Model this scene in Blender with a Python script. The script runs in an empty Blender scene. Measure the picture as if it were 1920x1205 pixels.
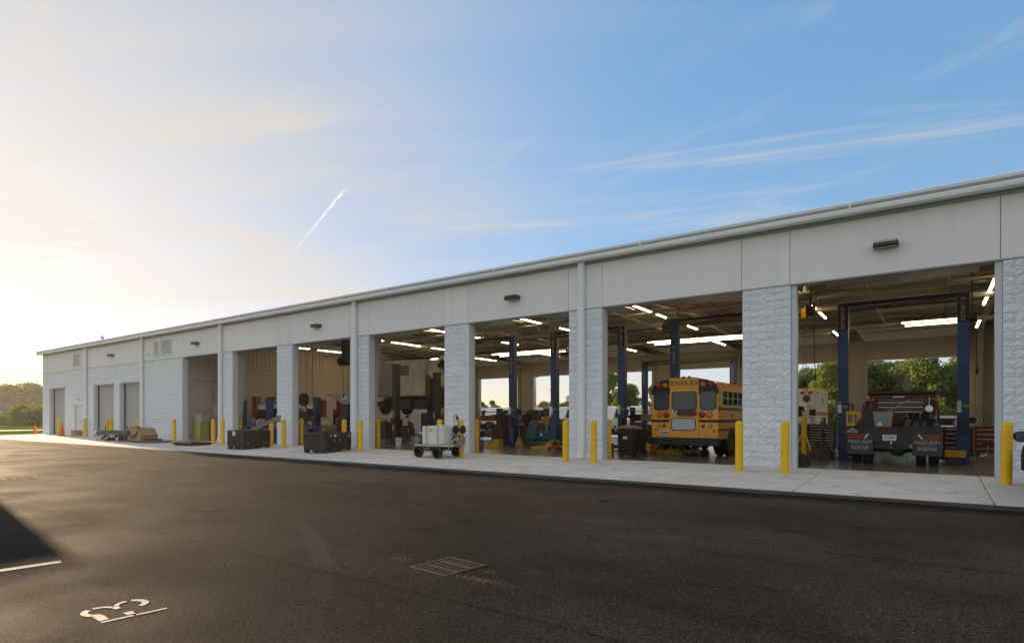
import bpy, bmesh, math, random
import numpy as np
from mathutils import Vector, Matrix
random.seed(7)
R = math.radians
S = bpy.context.scene
COL = S.collection

# ------------------------------------------------------------------ camera
cd = bpy.data.cameras.new('camera'); cam = bpy.data.objects.new('camera', cd); COL.objects.link(cam)
cd.sensor_width = 36.0; cd.lens = 36.0 * 1111.0 / 1920.0; cd.shift_y = (782.0 - 602.5) / 1920.0
cd.clip_start = 0.1; cd.clip_end = 4000.0
cam.location = (0, 0, 1.356); cam.rotation_euler = (R(90), 0, R(35.42))
S.camera = cam

# ------------------------------------------------------------------ sky and sun
SUN_AZ = 8.0          # degrees behind the facade line, seen from -X
SUN_EL = 10.5
to_sun = Vector((-math.cos(R(SUN_AZ)) * math.cos(R(SUN_EL)), math.sin(R(SUN_AZ)) * math.cos(R(SUN_EL)), math.sin(R(SUN_EL))))
W = bpy.data.worlds.new('World'); S.world = W; W.use_nodes = True
wt = W.node_tree; wn = wt.nodes; wl = wt.links; wn.clear()
def wnode(t, **k):
    n = wn.new(t)
    for a, v in k.items(): setattr(n, a, v)
    return n
def wmath(op, a, b=None, c=None, clamp=False):
    n = wnode('ShaderNodeMath', operation=op, use_clamp=clamp)
    for i, v in enumerate((a, b, c)):
        if v is None: continue
        if isinstance(v, (int, float)): n.inputs[i].default_value = v
        else: wl.new(v, n.inputs[i])
    return n.outputs[0]
sky = wnode('ShaderNodeTexSky', sky_type='NISHITA', sun_disc=False)
sky.sun_elevation = R(SUN_EL); sky.sun_rotation = math.atan2(to_sun.x, to_sun.y)
sky.altitude = 0.0; sky.air_density = 1.0; sky.dust_density = 0.6; sky.ozone_density = 3.0
tc = wnode('ShaderNodeTexCoord'); sep = wnode('ShaderNodeSeparateXYZ'); wl.new(tc.outputs['Generated'], sep.inputs[0])
zc = wmath('MAXIMUM', sep.outputs[2], 0.03)
px_ = wmath('DIVIDE', sep.outputs[0], zc); py_ = wmath('DIVIDE', sep.outputs[1], zc)
def cloud_layer(ang, sx, sy, scale, lo, hi, off, detail=7.0, rough=0.6, dist=0.6):
    c, s = math.cos(ang), math.sin(ang)
    u = wmath('MULTIPLY', wmath('ADD', wmath('MULTIPLY', px_, c), wmath('MULTIPLY', py_, s)), sx)
    v = wmath('MULTIPLY', wmath('SUBTRACT', wmath('MULTIPLY', py_, c), wmath('MULTIPLY', px_, s)), sy)
    cb = wnode('ShaderNodeCombineXYZ'); wl.new(u, cb.inputs[0]); wl.new(v, cb.inputs[1]); cb.inputs[2].default_value = off
    n = wnode('ShaderNodeTexNoise'); n.inputs['Scale'].default_value = scale; n.inputs['Detail'].default_value = detail
    n.inputs['Roughness'].default_value = rough; n.inputs['Distortion'].default_value = dist
    wl.new(cb.outputs[0], n.inputs['Vector'])
    m = wnode('ShaderNodeMapRange', interpolation_type='SMOOTHSTEP'); wl.new(n.outputs['Fac'], m.inputs['Value'])
    m.inputs['From Min'].default_value = lo; m.inputs['From Max'].default_value = hi
    return m.outputs['Result']
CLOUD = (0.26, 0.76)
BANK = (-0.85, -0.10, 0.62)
veil = cloud_layer(R(25), 0.35, 1.0, 0.8, 0.40, 0.74, 3.1, detail=5, rough=0.55)
wisp = cloud_layer(R(24), 0.45, 2.2, 1.0, 0.50, 0.80, 11.7, detail=12, rough=0.66, dist=1.3)
wisp2 = cloud_layer(R(-12), 0.6, 1.7, 1.5, 0.52, 0.82, 31.7, detail=12, rough=0.66, dist=1.0)
brk = cloud_layer(R(-30), 0.8, 0.8, 0.55, 0.45, 0.62, 21.0, detail=3)
# a contrail: a straight ribbon high in the air, ragged by noise
def trail(p0, p1, wid, amp):
    d = Vector((p1[0] - p0[0], p1[1] - p0[1])); L = d.length; d /= L
    ax = wmath('SUBTRACT', px_, p0[0]); ay = wmath('SUBTRACT', py_, p0[1])
    u = wmath('DIVIDE', wmath('ADD', wmath('MULTIPLY', ax, d.x), wmath('MULTIPLY', ay, d.y)), L)
    v = wmath('SUBTRACT', wmath('MULTIPLY', ay, d.x), wmath('MULTIPLY', ax, d.y))
    cb = wnode('ShaderNodeCombineXYZ'); wl.new(wmath('MULTIPLY', u, L), cb.inputs[0]); wl.new(v, cb.inputs[1]); cb.inputs[2].default_value = 5.0
    n = wnode('ShaderNodeTexNoise'); n.inputs['Scale'].default_value = 12.0; n.inputs['Detail'].default_value = 5.0; wl.new(cb.outputs[0], n.inputs['Vector'])
    v2 = wmath('ADD', v, wmath('MULTIPLY', wmath('SUBTRACT', n.outputs['Fac'], 0.5), wid * 1.7))
    w = wmath('SUBTRACT', 1.0, wmath('DIVIDE', wmath('ABSOLUTE', v2), wid), clamp=True)
    e = wmath('MULTIPLY', wmath('MULTIPLY', u, 9.0, clamp=True), wmath('MULTIPLY', wmath('SUBTRACT', 1.0, u), 0.9, clamp=True), clamp=True)
    return wmath('MULTIPLY', wmath('MULTIPLY', w, e), wmath('MULTIPLY', n.outputs['Fac'], amp))
TRAIL = trail((-2.062, 1.675), (-3.35, 2.245), 0.0105, 1.5)
# a deck of thin high cloud covers the sky on the left; its unseen stretch behind the camera is added to brighten the facade; the ragged edge passes over the building
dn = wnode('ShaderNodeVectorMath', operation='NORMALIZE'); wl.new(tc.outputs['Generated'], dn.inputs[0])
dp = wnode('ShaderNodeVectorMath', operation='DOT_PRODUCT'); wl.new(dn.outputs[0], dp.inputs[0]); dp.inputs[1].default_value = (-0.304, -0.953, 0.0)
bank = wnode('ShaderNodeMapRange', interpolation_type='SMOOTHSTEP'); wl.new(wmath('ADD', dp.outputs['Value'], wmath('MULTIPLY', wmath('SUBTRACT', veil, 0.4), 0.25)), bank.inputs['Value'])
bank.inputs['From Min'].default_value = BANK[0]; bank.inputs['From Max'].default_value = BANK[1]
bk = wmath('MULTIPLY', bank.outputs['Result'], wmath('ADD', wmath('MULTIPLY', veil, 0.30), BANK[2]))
cl = wmath('ADD', wmath('MULTIPLY', veil, 0.10), wmath('MULTIPLY', wmath('MULTIPLY', wisp, brk), 0.70))
cl = wmath('ADD', cl, wmath('MULTIPLY', wisp2, 0.30))
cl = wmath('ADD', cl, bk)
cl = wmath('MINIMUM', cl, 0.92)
hfade = wnode('ShaderNodeMapRange', interpolation_type='SMOOTHSTEP'); wl.new(sep.outputs[2], hfade.inputs['Value'])
hfade.inputs['From Min'].default_value = 0.05; hfade.inputs['From Max'].default_value = 0.22
cl = wmath('MULTIPLY', cl, hfade.outputs['Result'])
SKY_GAMMA, SKY_SAT = 0.35, 2.05        # one even tone curve over the whole dome
gm = wnode('ShaderNodeGamma'); gm.inputs['Gamma'].default_value = SKY_GAMMA; wl.new(sky.outputs[0], gm.inputs['Color'])
hs = wnode('ShaderNodeHueSaturation'); hs.inputs['Saturation'].default_value = SKY_SAT; wl.new(gm.outputs[0], hs.inputs['Color'])
wb = wnode('ShaderNodeMix', data_type='RGBA', blend_type='MULTIPLY'); wb.inputs['Factor'].default_value = 1.0; wb.inputs['B'].default_value = (0.73, 0.65, 0.70, 1); wl.new(hs.outputs[0], wb.inputs['A'])
SKYC = wb.outputs['Result']
lum = wnode('ShaderNodeRGBToBW'); wl.new(SKYC, lum.inputs[0])
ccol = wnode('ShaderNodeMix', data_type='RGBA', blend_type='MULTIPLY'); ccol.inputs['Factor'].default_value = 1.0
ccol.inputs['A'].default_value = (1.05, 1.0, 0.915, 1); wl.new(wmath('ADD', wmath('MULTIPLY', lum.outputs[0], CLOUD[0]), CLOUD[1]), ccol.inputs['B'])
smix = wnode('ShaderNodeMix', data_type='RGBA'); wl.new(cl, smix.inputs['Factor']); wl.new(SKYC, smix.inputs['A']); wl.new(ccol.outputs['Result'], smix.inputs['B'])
tmix = wnode('ShaderNodeMix', data_type='RGBA'); wl.new(TRAIL, tmix.inputs['Factor']); wl.new(smix.outputs['Result'], tmix.inputs['A']); tmix.inputs['B'].default_value = (1.75, 1.70, 1.62, 1)
bg = wnode('ShaderNodeBackground'); bg.inputs['Strength'].default_value = 0.15; wl.new(tmix.outputs['Result'], bg.inputs['Color'])
wo = wnode('ShaderNodeOutputWorld'); wl.new(bg.outputs[0], wo.inputs[0])
sd = bpy.data.lights.new('sun', 'SUN'); sd.energy = 2.0; sd.angle = R(0.9); sd.color = (1.0, 0.72, 0.44)
sun = bpy.data.objects.new('sun', sd); COL.objects.link(sun); sun.rotation_euler = to_sun.to_track_quat('Z', 'Y').to_euler(); sun.location = to_sun * 200
vs = S.view_settings; vs.view_transform = 'Standard'; vs.look = 'None'; vs.exposure = 2.3; vs.gamma = 1.0; vs.use_curve_mapping = False
S.cycles.max_bounces = 6; S.cycles.diffuse_bounces = 4; S.cycles.glossy_bounces = 3; S.cycles.transmission_bounces = 4
S.cycles.caustics_reflective = False; S.cycles.caustics_refractive = False; S.cycles.use_denoising = True
S.cycles.sample_clamp_indirect = 4.0

# ------------------------------------------------------------------ materials
MATS = {}
def mat(name, col, rough=0.6, metal=0.0, var=0.0, vscale=8.0, bump=0.0, bscale=40.0, emit=None, estr=0.0, spec=0.5, coat=0.0, dirt=None, dirt_amt=0.0, dscale=1.5, coord='Object', objvar=0.0, trans=0.0, alpha=1.0, stretch=None):
    if name in MATS: return MATS[name]
    m = bpy.data.materials.new(name); m.use_nodes = True; MATS[name] = m
    nt = m.node_tree; n = nt.nodes; l = nt.links; b = n['Principled BSDF']
    b.inputs['Base Color'].default_value = (*col, 1); b.inputs['Roughness'].default_value = rough; b.inputs['Metallic'].default_value = metal
    b.inputs['Specular IOR Level'].default_value = spec
    if coat: b.inputs['Coat Weight'].default_value = coat; b.inputs['Coat Roughness'].default_value = 0.08
    if trans: b.inputs['Transmission Weight'].default_value = trans
    if alpha < 1: b.inputs['Alpha'].default_value = alpha
    if emit: b.inputs['Emission Color'].default_value = (*emit, 1); b.inputs['Emission Strength'].default_value = estr
    t = n.new('ShaderNodeTexCoord'); vec = t.outputs[coord]
    if stretch:
        mp = n.new('ShaderNodeMapping'); l.new(vec, mp.inputs[0]); mp.inputs['Scale'].default_value = stretch; vec = mp.outputs[0]
    out = None
    def noise(sc, det=5.0, ro=0.6):
        q = n.new('ShaderNodeTexNoise'); q.inputs['Scale'].default_value = sc; q.inputs['Detail'].default_value = det; q.inputs['Roughness'].default_value = ro
        l.new(vec, q.inputs['Vector']); return q.outputs['Fac']
    def bright(src, fac_out, lo, hi):
        mr = n.new('ShaderNodeMapRange'); l.new(fac_out, mr.inputs['Value']); mr.inputs['From Min'].default_value = 0.25; mr.inputs['From Max'].default_value = 0.75
        mr.inputs['To Min'].default_value = lo; mr.inputs['To Max'].default_value = hi
        mx = n.new('ShaderNodeMix'); mx.data_type = 'RGBA'; mx.blend_type = 'MULTIPLY'; mx.inputs['Factor'].default_value = 1.0
        if src is None: mx.inputs['A'].default_value = (*col, 1)
        else: l.new(src, mx.inputs['A'])
        l.new(mr.outputs[0], mx.inputs['B']); return mx.outputs['Result']
    if var: out = bright(out, noise(vscale), 1 - var, 1 + var)
    if objvar:
        oi = n.new('ShaderNodeObjectInfo'); mr = n.new('ShaderNodeMapRange'); l.new(oi.outputs['Random'], mr.inputs['Value'])
        mr.inputs['To Min'].default_value = 1 - objvar; mr.inputs['To Max'].default_value = 1 + objvar
        mx = n.new('ShaderNodeMix'); mx.data_type = 'RGBA'; mx.blend_type = 'MULTIPLY'; mx.inputs['Factor'].default_value = 1.0
        if out is None: mx.inputs['A'].default_value = (*col, 1)
        else: l.new(out, mx.inputs['A'])
        l.new(mr.outputs[0], mx.inputs['B']); out = mx.outputs['Result']
    if dirt:
        q = noise(dscale, 8.0, 0.7); mr = n.new('ShaderNodeMapRange'); mr.interpolation_type = 'SMOOTHSTEP'; l.new(q, mr.inputs['Value'])
        mr.inputs['From Min'].default_value = 0.48; mr.inputs['From Max'].default_value = 0.72; mr.inputs['To Max'].default_value = dirt_amt
        mx = n.new('ShaderNodeMix'); mx.data_type = 'RGBA'; l.new(mr.outputs[0], mx.inputs['Factor'])
        if out is None: mx.inputs['A'].default_value = (*col, 1)
        else: l.new(out, mx.inputs['A'])
        mx.inputs['B'].default_value = (*dirt, 1); out = mx.outputs['Result']
    if out is not None: l.new(out, b.inputs['Base Color'])
    if bump:
        bp = n.new('ShaderNodeBump'); bp.inputs['Strength'].default_value = min(1.0, bump); bp.inputs['Distance'].default_value = 0.02 * max(1.0, bump)
        l.new(noise(bscale, 6.0, 0.65), bp.inputs['Height']); l.new(bp.outputs[0], b.inputs['Normal'])
    return m

# ------------------------------------------------------------------ mesh helpers
class MB:
    def __init__(s): s.v = []; s.f = []
    def add(s, vs, fs):
        o = len(s.v); s.v += [tuple(p) for p in vs]; s.f += [tuple(i + o for i in f) for f in fs]; return s
    def box(s, x0, x1, y0, y1, z0, z1, b=0.0):
        if x0 > x1: x0, x1 = x1, x0
        if y0 > y1: y0, y1 = y1, y0
        if z0 > z1: z0, z1 = z1, z0
        if b <= 0:
            return s.add([(x0,y0,z0),(x1,y0,z0),(x1,y1,z0),(x0,y1,z0),(x0,y0,z1),(x1,y0,z1),(x1,y1,z1),(x0,y1,z1)],
                         [(0,3,2,1),(4,5,6,7),(0,1,5,4),(1,2,6,5),(2,3,7,6),(3,0,4,7)])
        b = min(b, (x1-x0)*.45, (y1-y0)*.45, (z1-z0)*.45)
        V = []; idx = {}
        for i, (X, sx) in enumerate(((x0, 1), (x1, -1))):
            for j, (Y, sy) in enumerate(((y0, 1), (y1, -1))):
                for k, (Z, sz) in enumerate(((z0, 1), (z1, -1))):
                    idx[i,j,k,0] = len(V); V.append((X, Y+sy*b, Z+sz*b))
                    idx[i,j,k,1] = len(V); V.append((X+sx*b, Y, Z+sz*b))
                    idx[i,j,k,2] = len(V); V.append((X+sx*b, Y+sy*b, Z))
        F = []
        g = lambda i,j,k,a: idx[i,j,k,a]
        F += [(g(0,0,0,0),g(0,0,1,0),g(0,1,1,0),g(0,1,0,0)), (g(1,0,0,0),g(1,1,0,0),g(1,1,1,0),g(1,0,1,0))]
        F += [(g(0,0,0,1),g(1,0,0,1),g(1,0,1,1),g(0,0,1,1)), (g(0,1,0,1),g(0,1,1,1),g(1,1,1,1),g(1,1,0,1))]
        F += [(g(0,0,0,2),g(0,1,0,2),g(1,1,0,2),g(1,0,0,2)), (g(0,0,1,2),g(1,0,1,2),g(1,1,1,2),g(0,1,1,2))]
        for i in (0,1):
            for j in (0,1): F.append((g(i,j,0,0),g(i,j,1,0),g(i,j,1,1),g(i,j,0,1)))
        for i in (0,1):
            for k in (0,1): F.append((g(i,0,k,0),g(i,1,k,0),g(i,1,k,2),g(i,0,k,2)))
        for j in (0,1):
            for k in (0,1): F.append((g(0,j,k,1),g(1,j,k,1),g(1,j,k,2),g(0,j,k,2)))
        for i in (0,1):
            for j in (0,1):
                for k in (0,1): F.append((g(i,j,k,0),g(i,j,k,1),g(i,j,k,2)))
        return s.add(V, F)
    def tube(s, pts, r, n=8, cap=True):
        pts = [Vector(p) for p in pts]; rs = r if isinstance(r, (list, tuple)) else [r] * len(pts)
        V = []; F = []; prev = None
        for i, p in enumerate(pts):
            d = (pts[min(i+1, len(pts)-1)] - pts[max(i-1, 0)]).normalized()
            if prev is None:
                a = Vector((0,0,1)) if abs(d.z) < .9 else Vector((1,0,0)); u = d.cross(a).normalized()
            else: u = (prev - d * prev.dot(d)).normalized()
            prev = u; w = d.cross(u)
            for k in range(n):
                t = 2*math.pi*k/n; V.append(p + (u*math.cos(t) + w*math.sin(t)) * rs[i])
        for i in range(len(pts)-1):
            for k in range(n): F.append((i*n+k, i*n+(k+1)%n, (i+1)*n+(k+1)%n, (i+1)*n+k))
        if cap: F.append(tuple(range(n))[::-1]); F.append(tuple(range((len(pts)-1)*n, len(pts)*n)))
        return s.add(V, F)
    def lathe(s, prof, n=16, c=(0,0,0), axis='z'):
        V = []; F = []
        for r_, h in prof:
            for k in range(n):
                t = 2*math.pi*k/n; a, b_ = r_*math.cos(t), r_*math.sin(t)
                p = {'z': (a, b_, h), 'x': (h, a, b_), 'y': (a, h, b_)}[axis]
                V.append((p[0]+c[0], p[1]+c[1], p[2]+c[2]))
        for i in range(len(prof)-1):
            for k in range(n): F.append((i*n+k, i*n+(k+1)%n, (i+1)*n+(k+1)%n, (i+1)*n+k))
        if prof[0][0] > 1e-6: F.append(tuple(range(n))[::-1])
        if prof[-1][0] > 1e-6: F.append(tuple(range((len(prof)-1)*n, len(prof)*n)))
        return s.add(V, F)
    def prism(s, poly, lo, hi, axis='y'):
        # poly in the plane across the axis; extruded from lo to hi
        def P(a, b_, h): return {'y': (a, h, b_), 'x': (h, a, b_), 'z': (a, b_, h)}[axis]
        n = len(poly); V = [P(a, b_, lo) for a, b_ in poly] + [P(a, b_, hi) for a, b_ in poly]
        F = [tuple(range(n)), tuple(range(n, 2*n))[::-1]] + [(i, n+i, n+(i+1)%n, (i+1)%n) for i in range(n)]
        return s.add(V, F)
    def xform(s, M):
        s.v = [tuple(M @ Vector(p)) for p in s.v]; return s
    def mesh(s, name, m, smooth=False):
        me = bpy.data.meshes.new(name); me.from_pydata(s.v, [], s.f)
        bm = bmesh.new(); bm.from_mesh(me); bmesh.ops.recalc_face_normals(bm, faces=bm.faces); bm.to_mesh(me); bm.free()
        if m: me.materials.append(m)
        if smooth:
            me.polygons.foreach_set('use_smooth', [True]*len(me.polygons)); me.set_sharp_from_angle(angle=R(38))
        me.update(); return me
    def build(s, name, m, parent=None, smooth=False, loc=None, rot=None):
        o = bpy.data.objects.new(name, s.mesh(name, m, smooth)); COL.objects.link(o); o.parent = parent
        if loc: o.location = loc
        if rot: o.rotation_euler = rot
        return o
def bx(*a, b=0.0): return MB().box(*a, b=b)
def rrect(w, h, r, n=4, cx=0, cz=0):
    P = []
    for (sx, sz, a0) in ((1,1,0), (-1,1,90), (-1,-1,180), (1,-1,270)):
        for k in range(n+1):
            t = R(a0 + 90*k/n); P.append((cx + sx*(w/2-r) + r*math.cos(t), cz + sz*(h/2-r) + r*math.sin(t)))
    return P
def link(me, name, parent=None, loc=(0,0,0), rot=(0,0,0), sc=None):
    o = bpy.data.objects.new(name, me); COL.objects.link(o); o.parent = parent; o.location = loc; o.rotation_euler = rot
    if sc: o.scale = sc
    return o
def tag(o, label=None, cat=None, group=None, kind=None):
    if label: o['label'] = label
    if cat: o['category'] = cat
    if group: o['group'] = group
    if kind: o['kind'] = kind
    return o
def thing(name, label, cat, loc=(0,0,0), rz=0.0, group=None):
    o = bpy.data.objects.new(name, None); COL.objects.link(o); o.location = loc; o.rotation_euler = (0,0,rz); o.empty_display_size = .3
    return tag(o, label, cat, group)
def dup(root, loc=None, rz=None, label=None, group=None):
    r_ = root.copy(); COL.objects.link(r_)
    if loc is not None: r_.location = loc
    if rz is not None: r_.rotation_euler = (0,0,rz)
    tag(r_, label, None, group)
    for ch in list(root.children):
        c = ch.copy(); COL.objects.link(c); c.parent = r_
        for g in list(ch.children):
            d = g.copy(); COL.objects.link(d); d.parent = c
    return r_
_tx = {}
def text(s, name, m, parent, loc, size, rot=(R(90),0,0), sx=1.0, bold=0.0, depth=0.002, align='CENTER', space=1.0):
    k = (s, bold, depth, align, space, m.name)
    if k not in _tx:
        c = bpy.data.curves.new('t', 'FONT'); c.body = s; c.align_x = align; c.align_y = 'CENTER'; c.size = 1.0; c.offset = bold; c.extrude = depth/ max(size, 1e-3); c.resolution_u = 3; c.space_character = space
        o = bpy.data.objects.new('t', c); COL.objects.link(o); bpy.context.view_layer.update()
        me = bpy.data.meshes.new_from_object(o.evaluated_get(bpy.context.evaluated_depsgraph_get())); bpy.data.objects.remove(o); bpy.data.curves.remove(c)
        me.materials.clear(); me.materials.append(m); _tx[k] = me
    return link(_tx[k], name, parent, loc, rot, (size*sx, size, size))
# ------------------------------------------------------------------ ground
D = 17.08                                  # plane of the front wall
ZA = -0.13                                 # asphalt level
def sheet(name, pts, z, m, label=None):
    me = bpy.data.meshes.new(name); me.from_pydata([(x, y, z) for x, y in pts], [], [tuple(range(len(pts)))]); me.materials.append(m)
    o = bpy.data.objects.new(name, me); COL.objects.link(o); o['kind'] = 'structure'
    if label: o['label'] = label
    return o
def asphalt_material():
    m = bpy.data.materials.new('asphalt'); m.use_nodes = True; nt = m.node_tree; n = nt.nodes; l = nt.links; b = n['Principled BSDF']
    t = n.new('ShaderNodeTexCoord'); vec = t.outputs['Object']
    def noise(sc, det=6, ro=.6, st=None, dist=0.0):
        v = vec
        if st: mp = n.new('ShaderNodeMapping'); mp.inputs['Scale'].default_value = st; l.new(vec, mp.inputs[0]); v = mp.outputs[0]
        q = n.new('ShaderNodeTexNoise'); q.inputs['Scale'].default_value = sc; q.inputs['Detail'].default_value = det; q.inputs['Roughness'].default_value = ro; q.inputs['Distortion'].default_value = dist
        l.new(v, q.inputs['Vector']); return q.outputs['Fac']
    def rng(f, a, b_, lo, hi, sm=True):
        r_ = n.new('ShaderNodeMapRange'); r_.interpolation_type = 'SMOOTHSTEP' if sm else 'LINEAR'; l.new(f, r_.inputs['Value'])
        for k, v in (('From Min', a), ('From Max', b_), ('To Min', lo), ('To Max', hi)): r_.inputs[k].default_value = v
        return r_.outputs[0]
    def mul(a, f):
        x = n.new('ShaderNodeMix'); x.data_type = 'RGBA'; x.blend_type = 'MULTIPLY'; x.inputs['Factor'].default_value = 1; l.new(a, x.inputs['A']); l.new(f, x.inputs['B']); return x.outputs['Result']
    def mix(a, f, c):
        x = n.new('ShaderNodeMix'); x.data_type = 'RGBA'; l.new(f, x.inputs['Factor']); l.new(a, x.inputs['A']); x.inputs['B'].default_value = (*c, 1); return x.outputs['Result']
    base = n.new('ShaderNodeRGB'); base.outputs[0].default_value = (0.0275, 0.0243, 0.0230, 1); c = base.outputs[0]
    c = mul(c, rng(noise(0.35, 5, .6), .3, .7, .70, 1.25))
    c = mul(c, rng(noise(0.55, 7, .65, (0.12, 1.0, 1), 1.0), .35, .68, .86, 1.08))        # long rolled streaks
    c = mul(c, rng(noise(38, 5, .85), .32, .70, .35, 1.75))
    c = mul(c, rng(noise(130, 2, .8), .3, .7, .6, 1.45))                                 # grain
    vo = n.new('ShaderNodeTexVoronoi'); vo.inputs['Scale'].default_value = 26; l.new(vec, vo.inputs['Vector'])
    sp = n.new('ShaderNodeMath'); sp.operation = 'MULTIPLY'; l.new(rng(vo.outputs['Distance'], .08, .15, 1, 0), sp.inputs[0]); l.new(rng(noise(30, 2), .62, .66, 0, 1), sp.inputs[1])
    c = mix(c, sp.outputs[0], (.30, .26, .21))                                          # pale stones
    vc = n.new('ShaderNodeTexVoronoi'); vc.inputs['Scale'].default_value = 75; l.new(vec, vc.inputs['Vector']); bw = n.new('ShaderNodeRGBToBW'); l.new(vc.outputs['Color'], bw.inputs[0])
    c = mul(c, rng(bw.outputs[0], .1, .9, .55, 1.6, False))                              # single stones of the mix
    sx = n.new('ShaderNodeSeparateXYZ'); l.new(vec, sx.inputs[0])
    wob = n.new('ShaderNodeMath'); wob.operation = 'MULTIPLY_ADD'; l.new(noise(1.2, 5, .7), wob.inputs[0]); wob.inputs[1].default_value = .16; l.new(sx.outputs[1], wob.inputs[2])
    fr = n.new('ShaderNodeMath'); fr.operation = 'PINGPONG'; l.new(wob.outputs[0], fr.inputs[0]); fr.inputs[1].default_value = 1.85
    c = mul(c, rng(fr.outputs[0], .0, .045, .55, 1.0))                                   # paving seams
    c = mul(c, rng(noise(.9, 3, .5), .70, .74, 1.0, .35))                                # oil drips
    for (cx_, cy_, r_) in ((10.5, -1.0, 11.6), (10.5, -1.0, 9.8), (-14.0, -9.0, 17.5), (-14.0, -9.0, 15.6)):         # tyre tracks
        vm = n.new('ShaderNodeVectorMath'); vm.operation = 'DISTANCE'; l.new(vec, vm.inputs[0]); vm.inputs[1].default_value = (cx_, cy_, ZA)
        ab = n.new('ShaderNodeMath'); ab.operation = 'SUBTRACT'; l.new(vm.outputs['Value'], ab.inputs[0]); ab.inputs[1].default_value = r_
        a2 = n.new('ShaderNodeMath'); a2.operation = 'ABSOLUTE'; l.new(ab.outputs[0], a2.inputs[0])
        tk = n.new('ShaderNodeMath'); tk.operation = 'MULTIPLY'; l.new(rng(a2.outputs[0], .06, .14, 1, 0), tk.inputs[0]); l.new(rng(noise(.4, 4, .6), .42, .62, 0, .30), tk.inputs[1])
        c = mix(c, tk.outputs[0], (.075, .066, .06))
    # dark scuffs
    c = mul(c, rng(noise(1.3, 8, .7, (0.35, 1.9, 1), .8), .58, .67, 1.0, .55))
    c = mul(c, rng(noise(0.16, 4, .5, (0.3, 1.2, 1), .5), .40, .62, .82, 1.12))
    l.new(c, b.inputs['Base Color']); b.inputs['Specular IOR Level'].default_value = 0.02
    l.new(rng(noise(0.5, 6, .6), .3, .7, .72, .92), b.inputs['Roughness'])
    bp = n.new('ShaderNodeBump'); bp.inputs['Strength'].default_value = .9; bp.inputs['Distance'].default_value = .010; l.new(noise(45, 5, .8), bp.inputs['Height'])
    bp2 = n.new('ShaderNodeBump'); bp2.inputs['Strength'].default_value = .35; bp2.inputs['Distance'].default_value = .03; l.new(noise(2.2, 4, .6), bp2.inputs['Height']); l.new(bp.outputs[0], bp2.inputs['Normal'])
    l.new(bp2.outputs[0], b.inputs['Normal']); return m
M_asphalt = asphalt_material()
M_seal = mat('asphalt_sealer', (.017, .017, .018), .62, var=.35, vscale=3, bump=.5, bscale=70)
M_grass = mat('grass', (.085, .165, .016), 1.0, spec=0.0, var=.45, vscale=.35, bump=.8, bscale=9)
M_conc = mat('concrete', (.68, .66, .63), .85, spec=.15, var=.09, vscale=1.3, bump=.25, bscale=60, objvar=.045, dirt=(.27, .25, .215), dirt_amt=.45, dscale=1.1)
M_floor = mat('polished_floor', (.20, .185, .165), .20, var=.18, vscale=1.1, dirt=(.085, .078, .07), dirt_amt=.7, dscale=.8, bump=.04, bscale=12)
M_road = mat('concrete_road', (.30, .28, .25), .85, var=.1, vscale=.5)

def rot_rect(cx, cy, w, l, a):
    c, s_ = math.cos(a), math.sin(a); return [(cx+x*c-y*s_, cy+x*s_+y*c) for x, y in ((-w/2,-l/2),(w/2,-l/2),(w/2,l/2),(-w/2,l/2))]
def holed_sheet(name, outer, holes, z, m):
    bm = bmesh.new(); es = []
    for lp in [outer] + holes:
        vs_ = [bm.verts.new((x, y, z)) for x, y in lp]; es += [bm.edges.new((vs_[i], vs_[(i+1) % len(vs_)])) for i in range(len(vs_))]
    bmesh.ops.triangle_fill(bm, edges=es, use_beauty=True, normal=(0, 0, 1))
    me = bpy.data.meshes.new(name); bm.to_mesh(me); bm.free(); me.materials.append(m); o = bpy.data.objects.new(name, me); COL.objects.link(o); o['kind'] = 'structure'; return o
holed_sheet('parking_asphalt', [(-62,-40),(60,-40),(60,13.4),(-40,13.4),(-55.7,13.6),(-59.0,15.6),(-63.4,18.2),(-64.5,24),(-64.5,66),(-68,66),(-67.5,22),(-64.6,15.0),(-60,10.6)],
    [rot_rect(-3.95, 4.45, .52, .56, R(-6.5)), rot_rect(-18.1, 4.80, .62, .62, R(-6.5))], ZA, M_asphalt)
holed_sheet('ground', [(-900,-400),(700,-400),(700,900),(-900,900)], [rot_rect(-3.95, 4.45, .52, .56, R(-6.5)), rot_rect(-18.1, 4.80, .62, .62, R(-6.5))], -.22, M_grass)
sheet('rear_yard', [(-64.4,38.9),(60,38.9),(60,66),(-64.4,66)], ZA+.004, M_asphalt)
sheet('road', [(-90,13),(-84,13),(-84,60),(-90,60)], -0.16, M_road)
# black sealer band along the slab edge, with a wandering outer edge
def seal_band():
    rnd = random.Random(3); xs = np.linspace(-36, 12, 97); top = []; bot = []
    for x in xs:
        w = .10 + .42*min(1, max(0, (x+36)/22)) + rnd.uniform(-.035, .035) + .05*math.sin(x*1.3)
        top.append((x, 12.86)); bot.append((x, 12.78 - w))
    me = bpy.data.meshes.new('sealer_band'); n = len(xs)
    me.from_pydata([(x, y, ZA+.006) for x, y in top+bot], [], [(i, i+1, n+i+1, n+i) for i in range(n-1)]); me.materials.append(M_seal)
    o = bpy.data.objects.new('sealer_band', me); COL.objects.link(o); o['kind'] = 'structure'
seal_band()
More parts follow.
